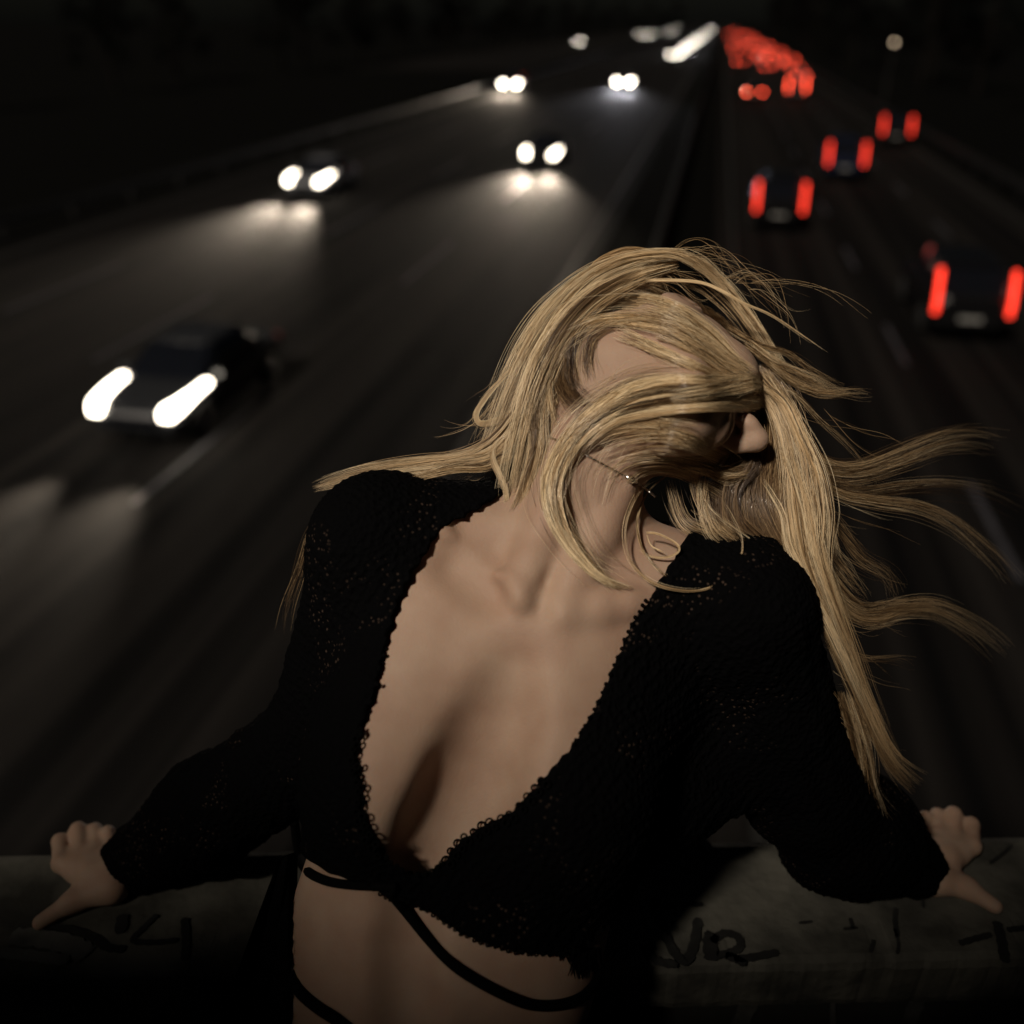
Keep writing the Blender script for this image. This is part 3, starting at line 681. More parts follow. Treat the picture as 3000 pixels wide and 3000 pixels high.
for i0 in range(0, N[0], 60):                            # in slabs, to spare memory
    sl = slice(i0, min(i0 + 60, N[0])); X, Y, Z = np.meshgrid(ax[0][sl], ax[1], ax[2], indexing='ij', sparse=True)
    g_ = G.a[sl]; near_ = np.abs(g_) < .03
    w = np.nonzero((g_ < .012))
    x = ax[0][sl][w[0]]; y = ax[1][w[1]]; z = ax[2][w[2]]
    px = 1500 + FPX * x / z; py = 1500 - FPX * y / z
    front = z < .835
    dn = np.where(front, -poly_sd(px, py, npoly) * z / FPX, -1)
    dh = -poly_sd(px, py, hpoly) * z / FPX
    # top edge behind the neck, hem round the back
    tt = (x - nb[0]) * ta[0] + (y - nb[1]) * ta[1] + (z - nb[2]) * ta[2]
    rad = np.sqrt((x - nb[0]) ** 2 + (z - nb[2]) ** 2)
    dc = np.where(~front & (rad < .09), tt - .03, -1)
    fab = .0022 * np.clip((np.abs(x) - .16) * 12, 0, 1) * np.sin(z * 170 + y * 60 + 2.2 * np.sin(x * 45)) * np.sin(x * 70 + y * 90) + .0014 * np.sin(x * 560 + 2 * np.sin(y * 90)) * np.sin(y * 560 + z * 300)
    g_[w] = np.maximum(np.maximum(g_[w] - .003 + fab, dn), np.maximum(dh, dc)).astype(np.float32)
gV, gF = nets(G.a, G.lo, G.h); gV = smoothv(gV, gF, 1, .3)
top = child('crop_top', gV, gF, M_KNIT)
gvh = BVHTree.FromPolygons([tuple(v) for v in gV], [tuple(f) for f in gF])
def ray(px, py, which=None):
    d = Vector(P(px, py, 1.0).tolist()); L = d.length; d.normalize(); best = None
    for b in (which or (bvh, gvh)):
        h = b.ray_cast(Vector((0, 0, 0)), d)
        if h[0] is not None and (best is None or h[0].z < best): best = h[0].z
    return best
# crochet picot loops along the neckline, frayed hem
tr = MB()
def torus(c, r, q, ax1, ax2, n=10, m=5):
    rings = []
    nn = np.cross(ax1, ax2)
    V = []; F = []
    for i in range(n):
        a = 2 * math.pi * i / n; dr = ax1 * math.cos(a) + ax2 * math.sin(a)
        for j in range(m):
            b = 2 * math.pi * j / m; V.append(c + dr * (r + q * math.cos(b)) + nn * q * math.sin(b))
    for i in range(n):
        for j in range(m): F.append((i * m + j, ((i + 1) % n) * m + j, ((i + 1) % n) * m + (j + 1) % m, i * m + (j + 1) % m))
    tr.add(V, F)
def along(pts, step):
    p = sm(pts, 10); out = [p[0]]; acc = 0
    for i in range(1, len(p)):
        acc += np.linalg.norm(p[i] - p[i - 1])
        if acc >= step: out.append(p[i]); acc = 0
    return out
for path, step, r, inn in ((NECK[7:13], 26, 9, 3), (NECK[16:21], 26, 9.5, -2), (NECK[21:26], 15, 3.5, 0), (NECK[5:8], 17, 3.5, 0), (NECK[12:17], 18, 5, 0), (HEM[4:15], 17, 4.5, 0)):
    tr = MB()
    for i, q in enumerate(along(path, step)):
        for rep in range(2 if abs(r) > 8 else 1):
            x = q[0] + rnd.uniform(-2, 2) + (rep * (14 if inn < 0 else -13)); y = q[1] + rnd.uniform(-2, 2) + rep * 14
            z = ray(x, y)
            if z is None: continue
            s = z / FPX; a = rnd.uniform(-.3, .3)
            torus(P(x, y, z - .003), r * s * rnd.uniform(.85, 1.15), 3.2 * s if r > 8 else 3.0 * s, np.array((math.cos(a), math.sin(a), .15)), np.array((-math.sin(a), math.cos(a), .1)))
    child('crochet_trim', tr.v, tr.f, M_CORD, True)
tr = MB()
for k in range(60):                                       # tuft of loose threads at the right of the hem
    x = rnd.gauss(1705, 26); y = 2785 + rnd.uniform(-8, 4); pts = []
    L = rnd.uniform(25, 85); dx = rnd.uniform(-22, 22)
    for j in range(5):
        xx = x + dx * (j / 4) ** 2; yy = y + L * j / 4; z = ray(xx, yy)
        pts.append(P(xx, yy, (z if z else .76) - .003))
    tr.tube(pts, [.0012, .0011, .001, .0008, .0003], 4)
child('loose_threads', tr.v, tr.f, M_CORD, True)
# cords tied under the bust and across the waist
cr = MB()
def cord(path, rpx, off=.0035):
    q = sm(path, 8); zz = [ray(x, y) for x, y in q]
    last = next(z for z in zz if z)
    Z = []
    for z in zz:
        if z is None or z > last + .03: z = last + .004
        Z.append(z); last = z
    Z = np.convolve(np.pad(Z, 3, mode='edge'), np.ones(7) / 7, 'valid')
    cr.tube([P(x, y, z - off) for (x, y), z in zip(q, Z)], [rpx * z / FPX for z in Z], 8)
cord([(862, 2400), (872, 2480), (895, 2545), (950, 2578), (1020, 2592), (1100, 2596), (1160, 2600)], 14)
cord([(1140, 2610), (1185, 2665), (1250, 2745), (1320, 2820), (1400, 2875), (1500, 2925), (1570, 2945), (1650, 2942), (1715, 2912), (1755, 2850)], 16)
cord([(846, 2850), (880, 2905), (930, 2950), (990, 2990), (1060, 3050), (1130, 3120)], 18)
child('cord', cr.v, cr.f, M_CORD, True)
# black sheet fanning out at her right side, and trousers below
tl = MB()
rings = []
for i in range(14):
    t = i / 13; rr = []
    x0 = 868 - 10 * t; x1 = 815 - 280 * t; yy = 2500 + 760 * t
    for j in range(9):
        s = j / 8; z = .83 - .03 * t + .012 * math.sin(s * 9 + t * 3); rr.append(P(x0 + (x1 - x0) * s, yy + 20 * s, z))
    rr2 = [p + np.array((0, 0, .006)) for p in rr[::-1]]
    rings.append([tuple(p) for p in rr + rr2])
tl.loft(rings); child('black_side_sheet', tl.v, tl.f, M_KNIT, True)
# trousers and shoes: world space, standing on the deck in front of the parapet
pel = world(P(1150, 3330, .80)); pc = cw(pel)
TF = Field(lo=np.array((-.40, -.42, -1.05)), n=np.array((140, 140, 190)), h=.0065)
def rel(x, y, z): return np.array((x, y, z))                # right, forward, up relative to the pelvis
TF.ell((0, 0, -.02), (.172, .118, .11), np.eye(3), .05)
fz = DECK - pel[2]
for s in (-1, 1):
    TF.chain([rel(s * .085, 0, -.06), rel(s * .11, -.04, fz * .5), rel(s * .125, -.02, fz + .07)], [.092, .062, .046], .04)
tV, tFc = nets(TF.a, TF.lo, TF.h); tV = smoothv(tV, tFc, 2)
tw = pel + tV[:, :1] * bx + tV[:, 1:2] * by + tV[:, 2:3] * np.array((0, 0, 1))
mesh_obj('trousers', tw - FEET, tFc, M_CORD, person, True)
for s in (-1, 1):
    SF = Field(lo=np.array((-.12, -.3, -.03)), n=np.array((50, 80, 40)), h=.005)
    SF.chain([rel(0, .05, .045), rel(0, -.05, .042), rel(s * .01, -.16, .032)], [.042, .042, .036], .03)
    SF.a = np.maximum(SF.a, np.broadcast_to(-(SF.lo[2] + np.arange(SF.n[2]) * SF.h)[None, None, :], SF.a.shape)).astype(np.float32)
    sV, sFc = nets(SF.a, SF.lo, SF.h); base = pel + bx * s * .125 + by * -.02; base = np.array((base[0], base[1], DECK + .001))
    mesh_obj('shoe', base + sV[:, :1] * bx + sV[:, 1:2] * by + sV[:, 2:3] * np.array((0, 0, 1)) - FEET, sFc, M_CORD, person, True)

# ------------------------------------------------------------------ necklace
nk = empty('necklace', tuple(world(P(1760, 1350, .76)))); tag(nk, 'fine silver chain with a small bright pendant lying across her throat', 'necklace')
q = sm([(1560, 1270), (1640, 1292), (1700, 1325), (1770, 1362), (1845, 1402), (1885, 1428), (1920, 1455)], 8)
zz = np.array([(ray(x, y, (bvh,)) or .78) for x, y in q]); zz = np.convolve(np.pad(zz, 2, mode='edge'), np.ones(5) / 5, 'valid')
b = MB(); b.tube([to_world(P(x, y, z - .002))[0] - np.array(nk.location) for (x, y), z in zip(q, zz)], .0011, 6); b.build('chain', M_SILVER, nk, True)
b = MB(); z = ray(1848, 1404, (bvh,)) or .77
pp_ = [to_world(P(x, y, z - .004))[0] - np.array(nk.location) for x, y in ((1826, 1392), (1838, 1398), (1852, 1406), (1866, 1412))]
b.tube(pp_, [.001, .0032, .0034, .001], 8); b.build('pendant', M_SILVER, nk, True)

# ------------------------------------------------------------------ hair
hv = []; hfaces = []; tones = []; nv = 0
def spline3(pts, n):
    pts = np.array(pts, float); m = len(pts); u = np.linspace(0, m - 1, n); out = np.zeros((n, pts.shape[1]))
    i = np.clip(u.astype(int), 0, m - 2); t = (u - i)[:, None]
    p0 = pts[np.maximum(i - 1, 0)]; p1 = pts[i]; p2 = pts[i + 1]; p3 = pts[np.minimum(i + 2, m - 1)]
    return .5 * ((2 * p1) + (-p0 + p2) * t + (2 * p0 - 5 * p1 + 4 * p2 - p3) * t * t + (-p0 + 3 * p1 - 3 * p2 + p3) * t ** 3)
def emit_strands(Pt, r0, tone, ends=(.5, .24)):
    """Pt (S,K,3) camera-space strands"""
    global nv
    Sn, K, _ = Pt.shape
    d = np.gradient(Pt, axis=1); d /= np.linalg.norm(d, axis=2, keepdims=True) + 1e-9
    view = Pt / np.linalg.norm(Pt, axis=2, keepdims=True)
    a = np.cross(d, view); a /= np.linalg.norm(a, axis=2, keepdims=True) + 1e-9; b = np.cross(d, a)
    t = np.linspace(0, 1, K); prof = np.minimum(1, np.minimum(ends[0] + t * 6, ends[1] + (1 - t) * 2.2))
    R = (r0[:, None] * prof[None])[..., None]
    rings = np.stack([Pt + R * (a * math.cos(2 * math.pi * k / 3) + b * math.sin(2 * math.pi * k / 3)) for k in range(3)], 2)   # S,K,3,3
    hv.append(rings.reshape(-1, 3)); tones.append(np.repeat(tone, K * 3))
    base = nv + (np.arange(Sn)[:, None] * K + np.arange(K - 1)[None]) * 3
    for k in range(3):
        k2 = (k + 1) % 3
        hfaces.append(np.stack([base + k, base + k2, base + 3 + k2, base + 3 + k], 2).reshape(-1, 4))
    nv += Sn * K * 3
def lock(pts, w0, w1, n, off=.006, tone=.6, tv=.22, K=34, clump=6, rad=.00030, wave=.0012, thick=.5, wm=None, ts=(.16, .42), fray=0.0, both=(bvh,)):
    """pts: photograph pixels (x, y) or (x, y, z); without z the lock lies on what is beneath it, off metres above"""
    if n > 5: n = int(n * 2.3); rad = rad * .58; clump = int(clump * 1.7) + 1
    G_ = spline3([p[:2] for p in pts], K)
    zz = np.full(K, np.nan)
    spec = [(i / (len(pts) - 1), p[2]) for i, p in enumerate(pts) if len(p) > 2]
    if spec:
        us = np.array([s[0] for s in spec]); vs = np.array([s[1] for s in spec]); u = np.linspace(0, 1, K)
        m = (u >= us[0] - 1e-6) & (u <= us[-1] + 1e-6); zz[m] = np.interp(u[m], us, vs)
    for i in range(K):
        if np.isnan(zz[i]):
            h = ray(G_[i, 0], G_[i, 1], both)
            if h is not None: zz[i] = h - off
    ok = ~np.isnan(zz)
    if not ok.any(): zz[:] = .85
    else: zz = np.interp(np.arange(K), np.arange(K)[ok], zz[ok])
    raw = zz.copy()
    for _ in range(5): zz = np.convolve(np.pad(zz, 2, mode='edge'), np.ones(5) / 5, 'valid')
    zz = np.minimum(zz, raw + .002)
    for _ in range(2): zz = np.convolve(np.pad(zz, 1, mode='edge'), np.ones(3) / 3, 'valid')
    C = np.stack([(G_[:, 0] - 1500) / FPX * zz, -(G_[:, 1] - 1500) / FPX * zz, zz], 1)
    d = np.gradient(C, axis=0); d /= np.linalg.norm(d, axis=1, keepdims=True) + 1e-9
    view = C / np.linalg.norm(C, axis=1, keepdims=True); sd_ = np.cross(d, view); sd_ /= np.linalg.norm(sd_, axis=1, keepdims=True) + 1e-9
    t = np.linspace(0, 1, K)
    W_ = (np.interp(t, (0, .5, 1), (w0, (w0 + w1) / 2 if wm is None else wm, w1)) * zz / FPX)   # half widths in metres
    cc = rng.uniform(-1, 1, (clump, 2)); cph = rng.uniform(0, 6.28, (clump, 4)); ct = rng.normal(0, 1, clump)
    which = rng.integers(0, clump, n)
    loc = rng.normal(0, .38, (n, 2))
    ph = rng.uniform(0, 6.28, (n, 4)); 
    lat = (cc[which, 0][:, None] * (.80 + .2 * np.sin(cph[which, 0][:, None] + t * 4)) + loc[:, :1] * (.55 + .45 * np.sin(t * 5 + cph[which, 1][:, None])) + .10 * np.sin(t[None] * 7 + cph[which, 2][:, None]))
    if fray: lat = lat + fray * loc[:, :1] * 4 * t[None] ** 2
    dep = (cc[which, 1][:, None] * .8 + loc[:, 1:] * .6)
    T_ = C[None] + lat[..., None] * W_[None, :, None] * sd_[None]
    T_ = T_ + (np.clip(dep, -1.5, 1.2) * np.minimum(W_ * thick, .010)[None])[..., None] * view[None]
    T_ = T_ + (wave * np.sin(t[None] * rng.uniform(4, 11, (n, 1)) + ph[:, :1]) * t[None])[..., None] * sd_[None] + (wave * .6 * np.sin(t[None] * rng.uniform(4, 9, (n, 1)) + ph[:, 1:2]))[..., None] * view[None]
    # trim start and end of each strand at random
    a0 = ts[0] * rng.uniform(0, 1, n) ** 1.0; a1 = 1 - ts[1] * rng.uniform(0, 1, n) ** 1.15 - .06 * rng.uniform(0, 1, clump)[which]
    uu = a0[:, None] + (a1 - a0)[:, None] * t[None]; f = uu * (K - 1); i0 = np.clip(f.astype(int), 0, K - 2); fr = (f - i0)[..., None]
    ar = np.arange(n)[:, None]; T_ = T_[ar, i0] * (1 - fr) + T_[ar, i0 + 1] * fr
    tn = np.clip(tone + tv * 1.0 * ct[which] + tv * rng.normal(0, .5, n), 0, 1)
    emit_strands(T_, rad * rng.uniform(.6, 1.3, n), tn)

BG = (bvh, gvh)
# scalp hair over the crown and the back of the head (mostly turned away from the lens)
for k in range(26):
    a = k / 26 * math.pi * 2
    pts3 = []
    n_ = 130; K_ = 18
    t = np.linspace(0, 1, K_)
    ang = a + rng.normal(0, .16, (n_, 1)); el = math.pi / 2 * (1 - t[None] * rng.uniform(.75, 1.05, (n_, 1)))
    rr = 1.0 + rng.uniform(.02, .10, (n_, 1))
    X = .074 * rr * np.cos(el) * np.sin(ang); Y = -.012 + .093 * rr * np.cos(el) * np.cos(ang); Zz = .022 + .085 * rr * np.sin(el)
    if math.cos(a) > .45: continue                        # leaves the face free
    Q = HC + X[..., None] * hs + Y[..., None] * hf + Zz[..., None] * hu
    emit_strands(Q, .00035 * np.ones(n_), np.clip(rng.normal(.45, .15, n_), 0, 1))
# A: mass sweeping down the left outline of the head
lock([(2010, 745, .84), (1900, 752, .83), (1760, 800, .82), (1655, 890, .81), (1570, 1010, .80), (1510, 1140, .80), (1455, 1290, .80), (1410, 1390, .80)], 14, 46, 300, tone=.66, tv=.3, clump=13, wm=42, thick=.7)
lock([(1990, 775, .83), (1850, 815, .815), (1715, 900, .80), (1625, 1010, .79), (1570, 1130, .785), (1530, 1270, .785), (1500, 1400, .785), (1490, 1470, .785)], 18, 34, 300, tone=.62, tv=.3, clump=12, wm=46, thick=.7)
lock([(1900, 800), (1760, 870), (1660, 975), (1605, 1090), (1580, 1210, .785), (1575, 1320, .78), (1540, 1440, .77), (1500, 1530, .765)], 24, 24, 300, off=.012, tone=.55, clump=8, wm=36)
lock([(1640, 960), (1590, 1060), (1565, 1180, .80), (1590, 1290, .79), (1570, 1400, .785), (1520, 1460, .78), (1440, 1500, .78)], 18, 14, 170, off=.012, tone=.62, clump=5)
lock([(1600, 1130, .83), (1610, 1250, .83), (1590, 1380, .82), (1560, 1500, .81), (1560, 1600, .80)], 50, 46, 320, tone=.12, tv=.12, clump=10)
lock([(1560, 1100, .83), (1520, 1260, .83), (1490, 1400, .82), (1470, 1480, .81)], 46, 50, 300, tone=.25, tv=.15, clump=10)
lock([(1700, 960, .80), (1690, 1060, .79), (1680, 1160, .785), (1650, 1270, .78), (1620, 1330, .78)], 8, 10, 60, tone=.66, clump=3)
# loop and tails at the left
lock([(1580, 1000, .80), (1520, 1060, .80), (1450, 1135, .80), (1400, 1205, .80), (1405, 1238, .80), (1450, 1235, .80), (1510, 1205, .80), (1560, 1140, .80)], 8, 12, 70, tone=.70, clump=3)
lock([(1560, 1020, .80), (1500, 1080, .80), (1430, 1150, .80), (1400, 1195, .80)], 3, 4, 18, tone=.7, clump=2)
lock([(1560, 1150, .79), (1500, 1240, .79), (1430, 1310, .79), (1330, 1350, .80), (1200, 1368, .80), (1080, 1385, .80), (980, 1410, .80), (915, 1430, .80)], 26, 12, 230, tone=.62, clump=7, rad=.00026, wm=26)
lock([(1540, 1230, .79), (1450, 1330, .79), (1370, 1355, .79), (1250, 1358, .80), (1120, 1390, .80), (1010, 1450, .80), (930, 1530, .80), (895, 1620, .81)], 20, 10, 130, tone=.58, clump=5, rad=.00024, wm=14)
lock([(1500, 1330, .79), (1420, 1370, .79), (1330, 1375, .79), (1230, 1395, .79), (1150, 1420, .79)], 16, 14, 70, tone=.5, clump=5, rad=.00024)
lock([(960, 1490, .81), (915, 1560, .82), (880, 1680, .83), (850, 1780, .84), (840, 1860, .84)], 10, 34, 12, tone=.3, clump=6, rad=.00018)
lock([(1470, 1250, .79), (1440, 1330, .79), (1465, 1400, .785), (1480, 1450, .78), (1475, 1500, .775)], 10, 8, 60, tone=.72, clump=3)
lock([(1560, 1350, .78), (1530, 1440, .775), (1545, 1500, .77), (1530, 1580, .765)], 8, 5, 40, tone=.6, clump=2)
# B: arcs over the cheek and temple
for off_, pts, w0, w1, n, tn in (
    (.010, [(1560, 1075), (1590, 1000), (1680, 925), (1790, 890), (1900, 888), (2000, 925), (2080, 985), (2140, 1050), (2210, 1100)], 20, 26, 330, .80),
    (.009, [(1600, 1050), (1640, 985), (1740, 945), (1850, 940), (1960, 960), (2050, 1000), (2120, 1055), (2200, 1105)], 12, 22, 240, .76),
    (.012, [(1610, 1030), (1700, 905), (1780, 850), (1880, 830), (1970, 850)], 14, 16, 70, .66),
    (.010, [(1700, 860), (1830, 815), (1930, 800), (2030, 830), (2110, 890), (2180, 970), (2230, 1060)], 26, 20, 14, .6),
    (.007, [(1800, 965), (1880, 1000), (1950, 1035), (2030, 1070), (2110, 1105), (2200, 1125)], 26, 14, 130, .80),
    (.007, [(1920, 975), (1990, 1000), (2060, 1040), (2120, 1085), (2190, 1115)], 22, 12, 150, .55),
    (.011, [(1980, 740), (2050, 770), (2120, 840), (2190, 930), (2250, 1020), (2300, 1110)], 14, 22, 140, .6)):
    lock(pts, w0, w1, int(n * .8), off=off_, tone=tn, tv=.26, clump=9, ts=(.65, .3))
lock([(1615, 1060), (1612, 1130), (1630, 1190)], 10, 10, 70, off=.01, tone=.55, clump=3)
lock([(1760, 940), (1690, 975), (1655, 1040), (1650, 1110), (1680, 1170), (1740, 1210)], 30, 40, 420, off=.004, tone=.10, tv=.14, clump=12, ts=(.4, .7))  # dark hair, with the shade beside the cheek put into its tone
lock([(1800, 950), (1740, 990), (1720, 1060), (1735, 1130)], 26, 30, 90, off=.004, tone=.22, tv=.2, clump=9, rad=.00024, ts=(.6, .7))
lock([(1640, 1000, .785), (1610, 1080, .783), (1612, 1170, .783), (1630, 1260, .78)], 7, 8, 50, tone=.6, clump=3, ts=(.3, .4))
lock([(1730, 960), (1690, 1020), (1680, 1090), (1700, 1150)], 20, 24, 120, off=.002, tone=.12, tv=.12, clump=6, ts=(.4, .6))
for i in range(6):
    s = i / 5
    lock([(1560 + 30 * s, 1100 + 20 * s), (1640 + 30 * s, 960 + 30 * s), (1790, 890 + 50 * s), (1930, 900 + 60 * s), (2040, 980 + 40 * s), (2150, 1070 + 20 * s), (2235, 1130)], 24, 20, 6, off=.012, tone=.7, clump=9, rad=.00024, wm=46, ts=(.5, .4), wave=.002)
# C: the broad band across the face, and the arcs falling from it round the throat
for i in range(9):
    s = i / 8
    a = [(1800 + 60 * s, 1722 + 4 * s), (1715 + 45 * s, 1668 + 18 * s), (1625 + 55 * s, 1560 + 10 * s), (1592 + 60 * s, 1440 + 5 * s), (1625 + 55 * s, 1325 + 15 * s), (1715 + 60 * s, 1215 + 30 * s), (1850 + 40 * s, 1130 + 52 * s), (1990 + 20 * s, 1105 + 62 * s), (2120, 1115 + 60 * s), (2240, 1122 + 62 * s)]
    lock(a, 9, 12, (100, 34, 66)[i % 3], off=.012 - .003 * (i % 3), tone=(.82, .40, .70)[i % 3], tv=.2, clump=3, wm=(9, 14, 7)[i % 3], K=44, rad=.00028, ts=(.62, .25))
for i in range(10):
    s = i / 9
    lock([(1690 + 20 * s, 1290 + 20 * s), (1790 + 10 * s, 1175 + 60 * s), (1930, 1120 + 85 * s), (2080, 1110 + 82 * s), (2240 - 5 * s, 1120 + 76 * s)], 9, 10, (150, 50, 110, 60, 130)[i % 5], off=.014 - .004 * (i % 3), tone=(.86, .25, .72, .12, .80)[i % 5], tv=.2, clump=5, ts=(.6, .24))
lock([(1960, 1165), (2080, 1150), (2160, 1135), (2235, 1120)], 26, 24, 200, off=.014, ts=(.8, .1), tv=.3, tone=.85, clump=8)
lock([(1900, 1195), (2060, 1186), (2150, 1186), (2245, 1190)], 10, 10, 120, off=.010, ts=(.8, .08), tv=.3, tone=.86, clump=5)
# D: thinner hair over jaw and lips
for pts, w0, w1, n, tn, of in (
    ([(1690, 1340), (1780, 1270), (1900, 1258), (2010, 1280), (2100, 1330), (2180, 1372)], 10, 14, 120, .72, .008),
    ([(1720, 1330), (1830, 1290), (1950, 1280), (2050, 1310), (2150, 1365)], 6, 14, 90, .75, .010),
    ([(1780, 1400), (1850, 1355), (1950, 1345), (2050, 1370), (2130, 1385), (2200, 1365)], 14, 18, 180, .55, .012),
    ([(1830, 1430), (1890, 1385), (1970, 1380), (2060, 1420), (2130, 1460)], 8, 12, 110, .6, .012),
    ([(1740, 1300), (1850, 1235), (1950, 1235), (2050, 1250)], 10, 14, 110, .55, .008),
    ([(1980, 1350), (2060, 1370), (2130, 1395), (2200, 1380)], 16, 20, 180, .5, .016)):
    lock(pts, w0 + 6, w1 + 4, int(n * .42), off=of, tone=tn, tv=.28, clump=9, rad=.00026, ts=(.75, .5))
# E: ring curls hanging by the throat
lock([(1960, 1385), (1890, 1420), (1850, 1480), (1830, 1560), (1845, 1640), (1900, 1700), (1980, 1728, .745), (2060, 1728, .745), (2130, 1695, .75), (2168, 1640, .755), (2175, 1580, .76), (2140, 1500, .765), (2100, 1440, .77)], 8, 4, 13, off=.012, tone=.74, clump=4, K=50, wm=6, wave=.0005, both=BG, ts=(.5, .5))
lock([(1960, 1390), (1900, 1440), (1868, 1520), (1880, 1600), (1920, 1660), (1960, 1690)], 4, 2, 30, off=.010, tone=.6, clump=2, both=BG)
lock([(1890, 1560, .755), (1930, 1565, .755), (1980, 1592, .755), (1988, 1615, .755), (1955, 1632, .755), (1905, 1630, .755), (1865, 1605, .755)], 3, 2, 24, tone=.66, clump=2, wave=.0004)
lock([(1895, 1565, .757), (1910, 1600, .757), (1950, 1620, .757)], 2, 2, 16, tone=.6, clump=1, wave=.0003)
lock([(2020, 1360, .80), (2050, 1480, .785), (2130, 1570, .775), (2240, 1660, .78), (2330, 1740, .785)], 22, 30, 90, tone=.45, clump=12, ts=(.9, .6), tv=.28, rad=.00022)
lock([(1960, 1400, .81), (2000, 1520, .79), (2070, 1565, .785), (2180, 1620, .79), (2270, 1690, .79)], 26, 34, 110, tone=.3, clump=14, ts=(.9, .6), tv=.28, rad=.00022)
lock([(2080, 1340, .80), (2060, 1450, .785), (2090, 1560, .775), (2170, 1610, .78)], 20, 24, 50, tone=.55, clump=9, ts=(.9, .6), tv=.28, rad=.00022)
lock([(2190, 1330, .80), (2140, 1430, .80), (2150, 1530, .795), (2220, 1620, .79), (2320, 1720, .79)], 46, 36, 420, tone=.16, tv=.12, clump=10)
# F: the long mass falling at the right, light falloff put into its tones
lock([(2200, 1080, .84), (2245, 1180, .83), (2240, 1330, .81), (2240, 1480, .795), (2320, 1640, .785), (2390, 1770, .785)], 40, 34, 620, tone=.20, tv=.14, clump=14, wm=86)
lock([(2215, 1100, .80), (2290, 1200, .79), (2330, 1340, .785), (2345, 1480, .78), (2370, 1620, .78), (2420, 1760, .785), (2475, 1900, .80), (2530, 2040, .82), (2590, 2170, .84)], 26, 20, 400, tone=.40, tv=.3, clump=16, wm=48, K=42)
lock([(2230, 1090, .80), (2310, 1230, .79), (2370, 1370, .785), (2385, 1500, .78), (2390, 1630, .785), (2420, 1750, .79), (2470, 1880, .80)], 22, 16, 300, tone=.52, tv=.3, clump=14, wm=44, K=40)
lock([(2240, 1130, .79), (2300, 1180, .785), (2350, 1290, .78), (2400, 1400, .78), (2430, 1520, .785), (2460, 1640, .79)], 14, 18, 130, tone=.55, clump=8)
lock([(2230, 1400, .785), (2290, 1500, .78), (2310, 1600, .775), (2360, 1700, .775), (2430, 1830, .785), (2490, 1960, .80), (2545, 2090, .82)], 12, 12, 60, tone=.72, tv=.3, clump=7, ts=(.8, .5))
lock([(2300, 1300, .78), (2350, 1480, .775), (2370, 1600, .775), (2400, 1700, .78), (2440, 1800, .79)], 30, 12, 180, tone=.78, clump=7, ts=(.8, .6))
lock([(2500, 1980, .81), (2560, 2120, .83), (2620, 2230, .85), (2700, 2310, .87)], 14, 40, 110, tone=.42, clump=8, rad=.00022)
lock([(2470, 2020, .82), (2520, 2180, .84), (2540, 2320, .86), (2580, 2420, .88)], 20, 50, 90, tone=.3, clump=8, rad=.00022)
# flicks blown to the right, toned down to paint in the falloff
for pts, w0, w1, n, tn, rd in (
    ([(2260, 1180, .80), (2330, 1300, .80), (2420, 1365, .81), (2520, 1375, .83), (2640, 1340, .86), (2760, 1300, .90), (2860, 1290, .93), (2940, 1310, .96)], 30, 26, 300, .56, .00026),
    ([(2330, 1330, .80), (2420, 1410, .82), (2520, 1445, .84), (2650, 1430, .88), (2780, 1425, .92), (2900, 1450, .96), (3020, 1500, 1.0)], 18, 20, 130, .46, .00024),
    ([(2340, 1350, .80), (2440, 1440, .81), (2560, 1470, .83), (2690, 1490, .86), (2800, 1540, .89), (2910, 1635, .92), (2980, 1720, .94)], 14, 16, 130, .5, .00024),
    ([(2380, 1560, .79), (2410, 1680, .80), (2470, 1770, .81), (2550, 1810, .83), (2650, 1785, .86), (2750, 1790, .89), (2860, 1850, .92), (2950, 1930, .95)], 26, 26, 300, .52, .00026),
    ([(2400, 1600, .79), (2440, 1700, .80), (2520, 1780, .82), (2630, 1775, .85), (2740, 1765, .87), (2840, 1800, .89)], 18, 14, 150, .48, .00024),
    ([(2430, 1830, .80), (2470, 1900, .81), (2540, 1930, .82), (2640, 1935, .84), (2690, 1945, .85)], 8, 8, 50, .5, .00024),
    ([(2380, 1430, .80), (2440, 1520, .81), (2520, 1620, .83), (2600, 1680, .85), (2640, 1760, .86)], 16, 20, 90, .5, .00024),
    ([(2370, 1500, .80), (2420, 1600, .81), (2480, 1690, .82), (2550, 1760, .84)], 20, 14, 130, .5, .00024),
    ([(2250, 1060, .81), (2330, 1120, .82), (2410, 1150, .83), (2490, 1150, .84), (2560, 1160, .85)], 10, 8, 120, .66, .00026),
    ([(2180, 1000, .82), (2260, 1060, .82), (2350, 1100, .83), (2440, 1145, .84), (2500, 1150, .85)], 16, 8, 160, .66, .00026),
    ([(2120, 950, .82), (2220, 1010, .82), (2310, 1040, .83), (2380, 1090, .84), (2480, 1140, .85)], 12, 5, 90, .62, .00024),
    ([(2230, 1140, .80), (2320, 1150, .81), (2400, 1230, .82), (2500, 1320, .84), (2560, 1400, .86), (2570, 1480, .87)], 8, 5, 40, .55, .00022)):
    lock(pts, w0, w1 * 1.3, int(n * .42), tone=tn - .12, tv=.26, clump=12, rad=rd * .85, wave=.0032, fray=.22, ts=(.16, .85))
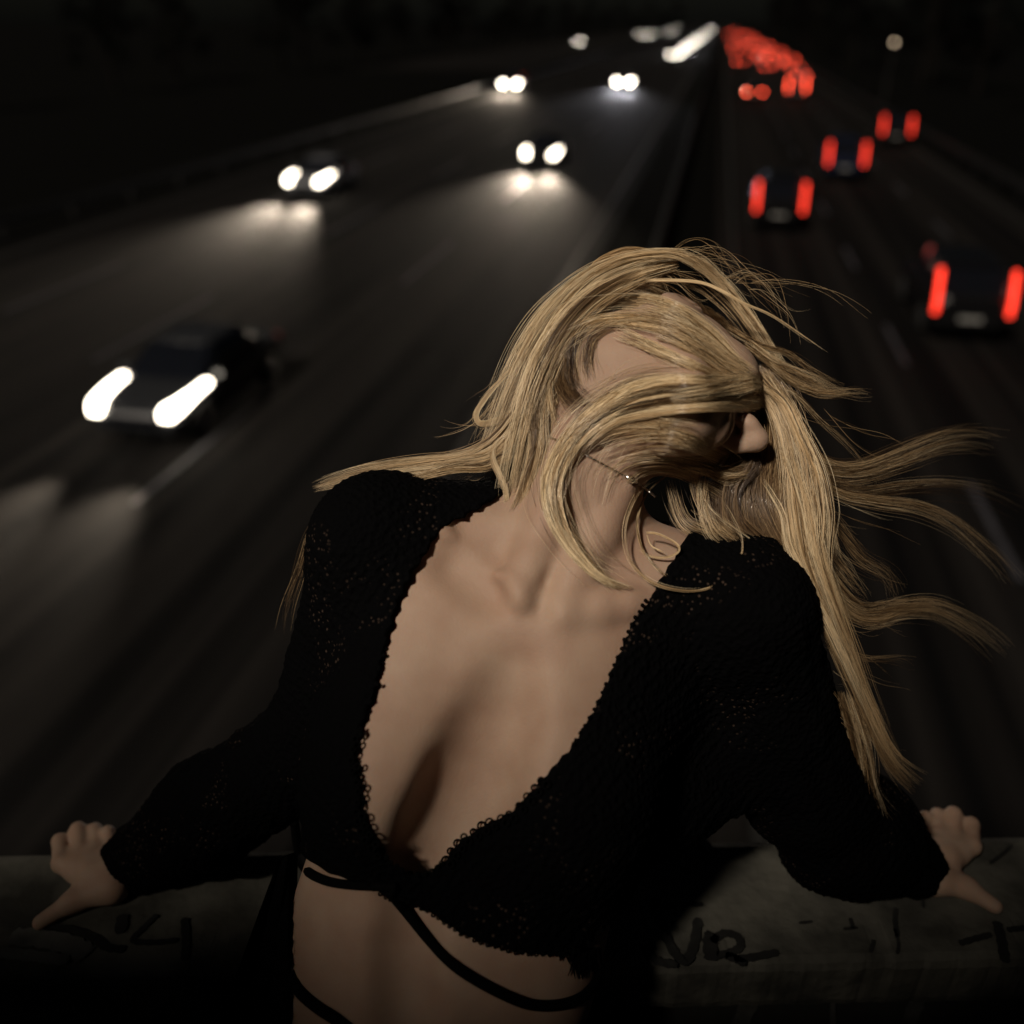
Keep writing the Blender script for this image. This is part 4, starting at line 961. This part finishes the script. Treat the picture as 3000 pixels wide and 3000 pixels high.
# bright single strand over the temple and stray hairs
lock([(1790, 845), (1880, 825), (1970, 822), (2060, 830), (2130, 862), (2180, 890, .80), (2260, 925, .81), (2350, 985, .82), (2430, 1040, .83)], 3, 5, 46, off=.014, tone=.9, clump=2, wave=.0004)
lock([(1720, 800, .82), (1760, 760, .82), (1830, 732, .83), (1900, 735, .83), (1960, 750, .83)], 7, 7, 80, tone=.55, clump=4)
lock([(1740, 800, .80), (1830, 760, .80), (1930, 745, .81), (1990, 750, .81), (2060, 790, .82), (2140, 860, .83)], 9, 8, 150, tone=.75, clump=4)
for k in range(46):
    x0 = rnd.uniform(1650, 2200); y0 = 745 + abs(x0 - 1950) * .45; ln = rnd.uniform(150, 420)
    lock([(x0, y0, .82), (x0 + ln * .3, y0 - rnd.uniform(-20, 45), .825), (x0 + ln * .7, y0 + rnd.uniform(-10, 90), .83), (x0 + ln, y0 + rnd.uniform(40, 240), .84)], 3, 10, 2, tone=.55, clump=2, rad=.00016, wave=.003)
for k in range(40):
    x0 = rnd.uniform(2250, 2430); y0 = rnd.uniform(1150, 1900); ln = rnd.uniform(150, 420); dy = rnd.uniform(.2, 1.1)
    lock([(x0, y0, .80), (x0 + ln * .35, y0 + ln * dy * .5, .82), (x0 + ln * .7, y0 + ln * dy * .8, .84), (x0 + ln, y0 + ln * dy * .9 + rnd.uniform(-40, 60), .87)], 4, 14, 2, tone=.5, clump=2, rad=.00016, wave=.003)
for k in range(24):
    x0 = rnd.uniform(1430, 1560); y0 = rnd.uniform(1050, 1330); ln = rnd.uniform(80, 330)
    lock([(x0, y0, .80), (x0 - ln * .3, y0 + ln * .35, .80), (x0 - ln * .8, y0 + ln * rnd.uniform(.2, .8), .81)], 4, 14, 2, tone=.5, clump=2, rad=.00016, wave=.003)
for k in range(130):
    dx = rnd.gauss(0, 26); dy = rnd.gauss(0, 30); s = rnd.random()
    a = [(1810 + dx, 1715 + dy), (1690 + dx, 1610), (1610 + dx, 1440 + dy), (1680 + dx, 1260 + dy), (1850, 1150 + dy * 1.3), (2050, 1130 + dy), (2225 + dx * .3, 1150 + dy * .7)]
    if k % 3 == 0: a = [(1580 + dx, 1080), (1660 + dx, 960 + dy), (1850, 900 + dy * .7), (2010, 950 + dy * .7), (2120 + dx * .5, 1040 + dy * .6), (2230, 1120)]
    if k % 7 == 0: a = [(1760 + dx, 1440 + dy), (1800 + dx, 1330 + dy), (1920, 1290 + dy), (2060, 1320 + dy), (2190, 1370 + dy * .5)]
    lock(a, 6, 6, 2, off=rnd.uniform(.006, .016), tone=rnd.uniform(.4, .9), clump=2, rad=.00016, wave=.0025, ts=(.6, .4))
HV = np.concatenate(hv); HF = np.concatenate(hfaces)
hair = child('hair', HV, HF, M_HAIR, True)
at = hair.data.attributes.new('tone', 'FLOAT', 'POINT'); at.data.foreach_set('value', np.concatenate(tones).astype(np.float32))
print('hair verts', len(HV), 'body', len(bV), 'top', len(gV), 'world sun', Ldir)
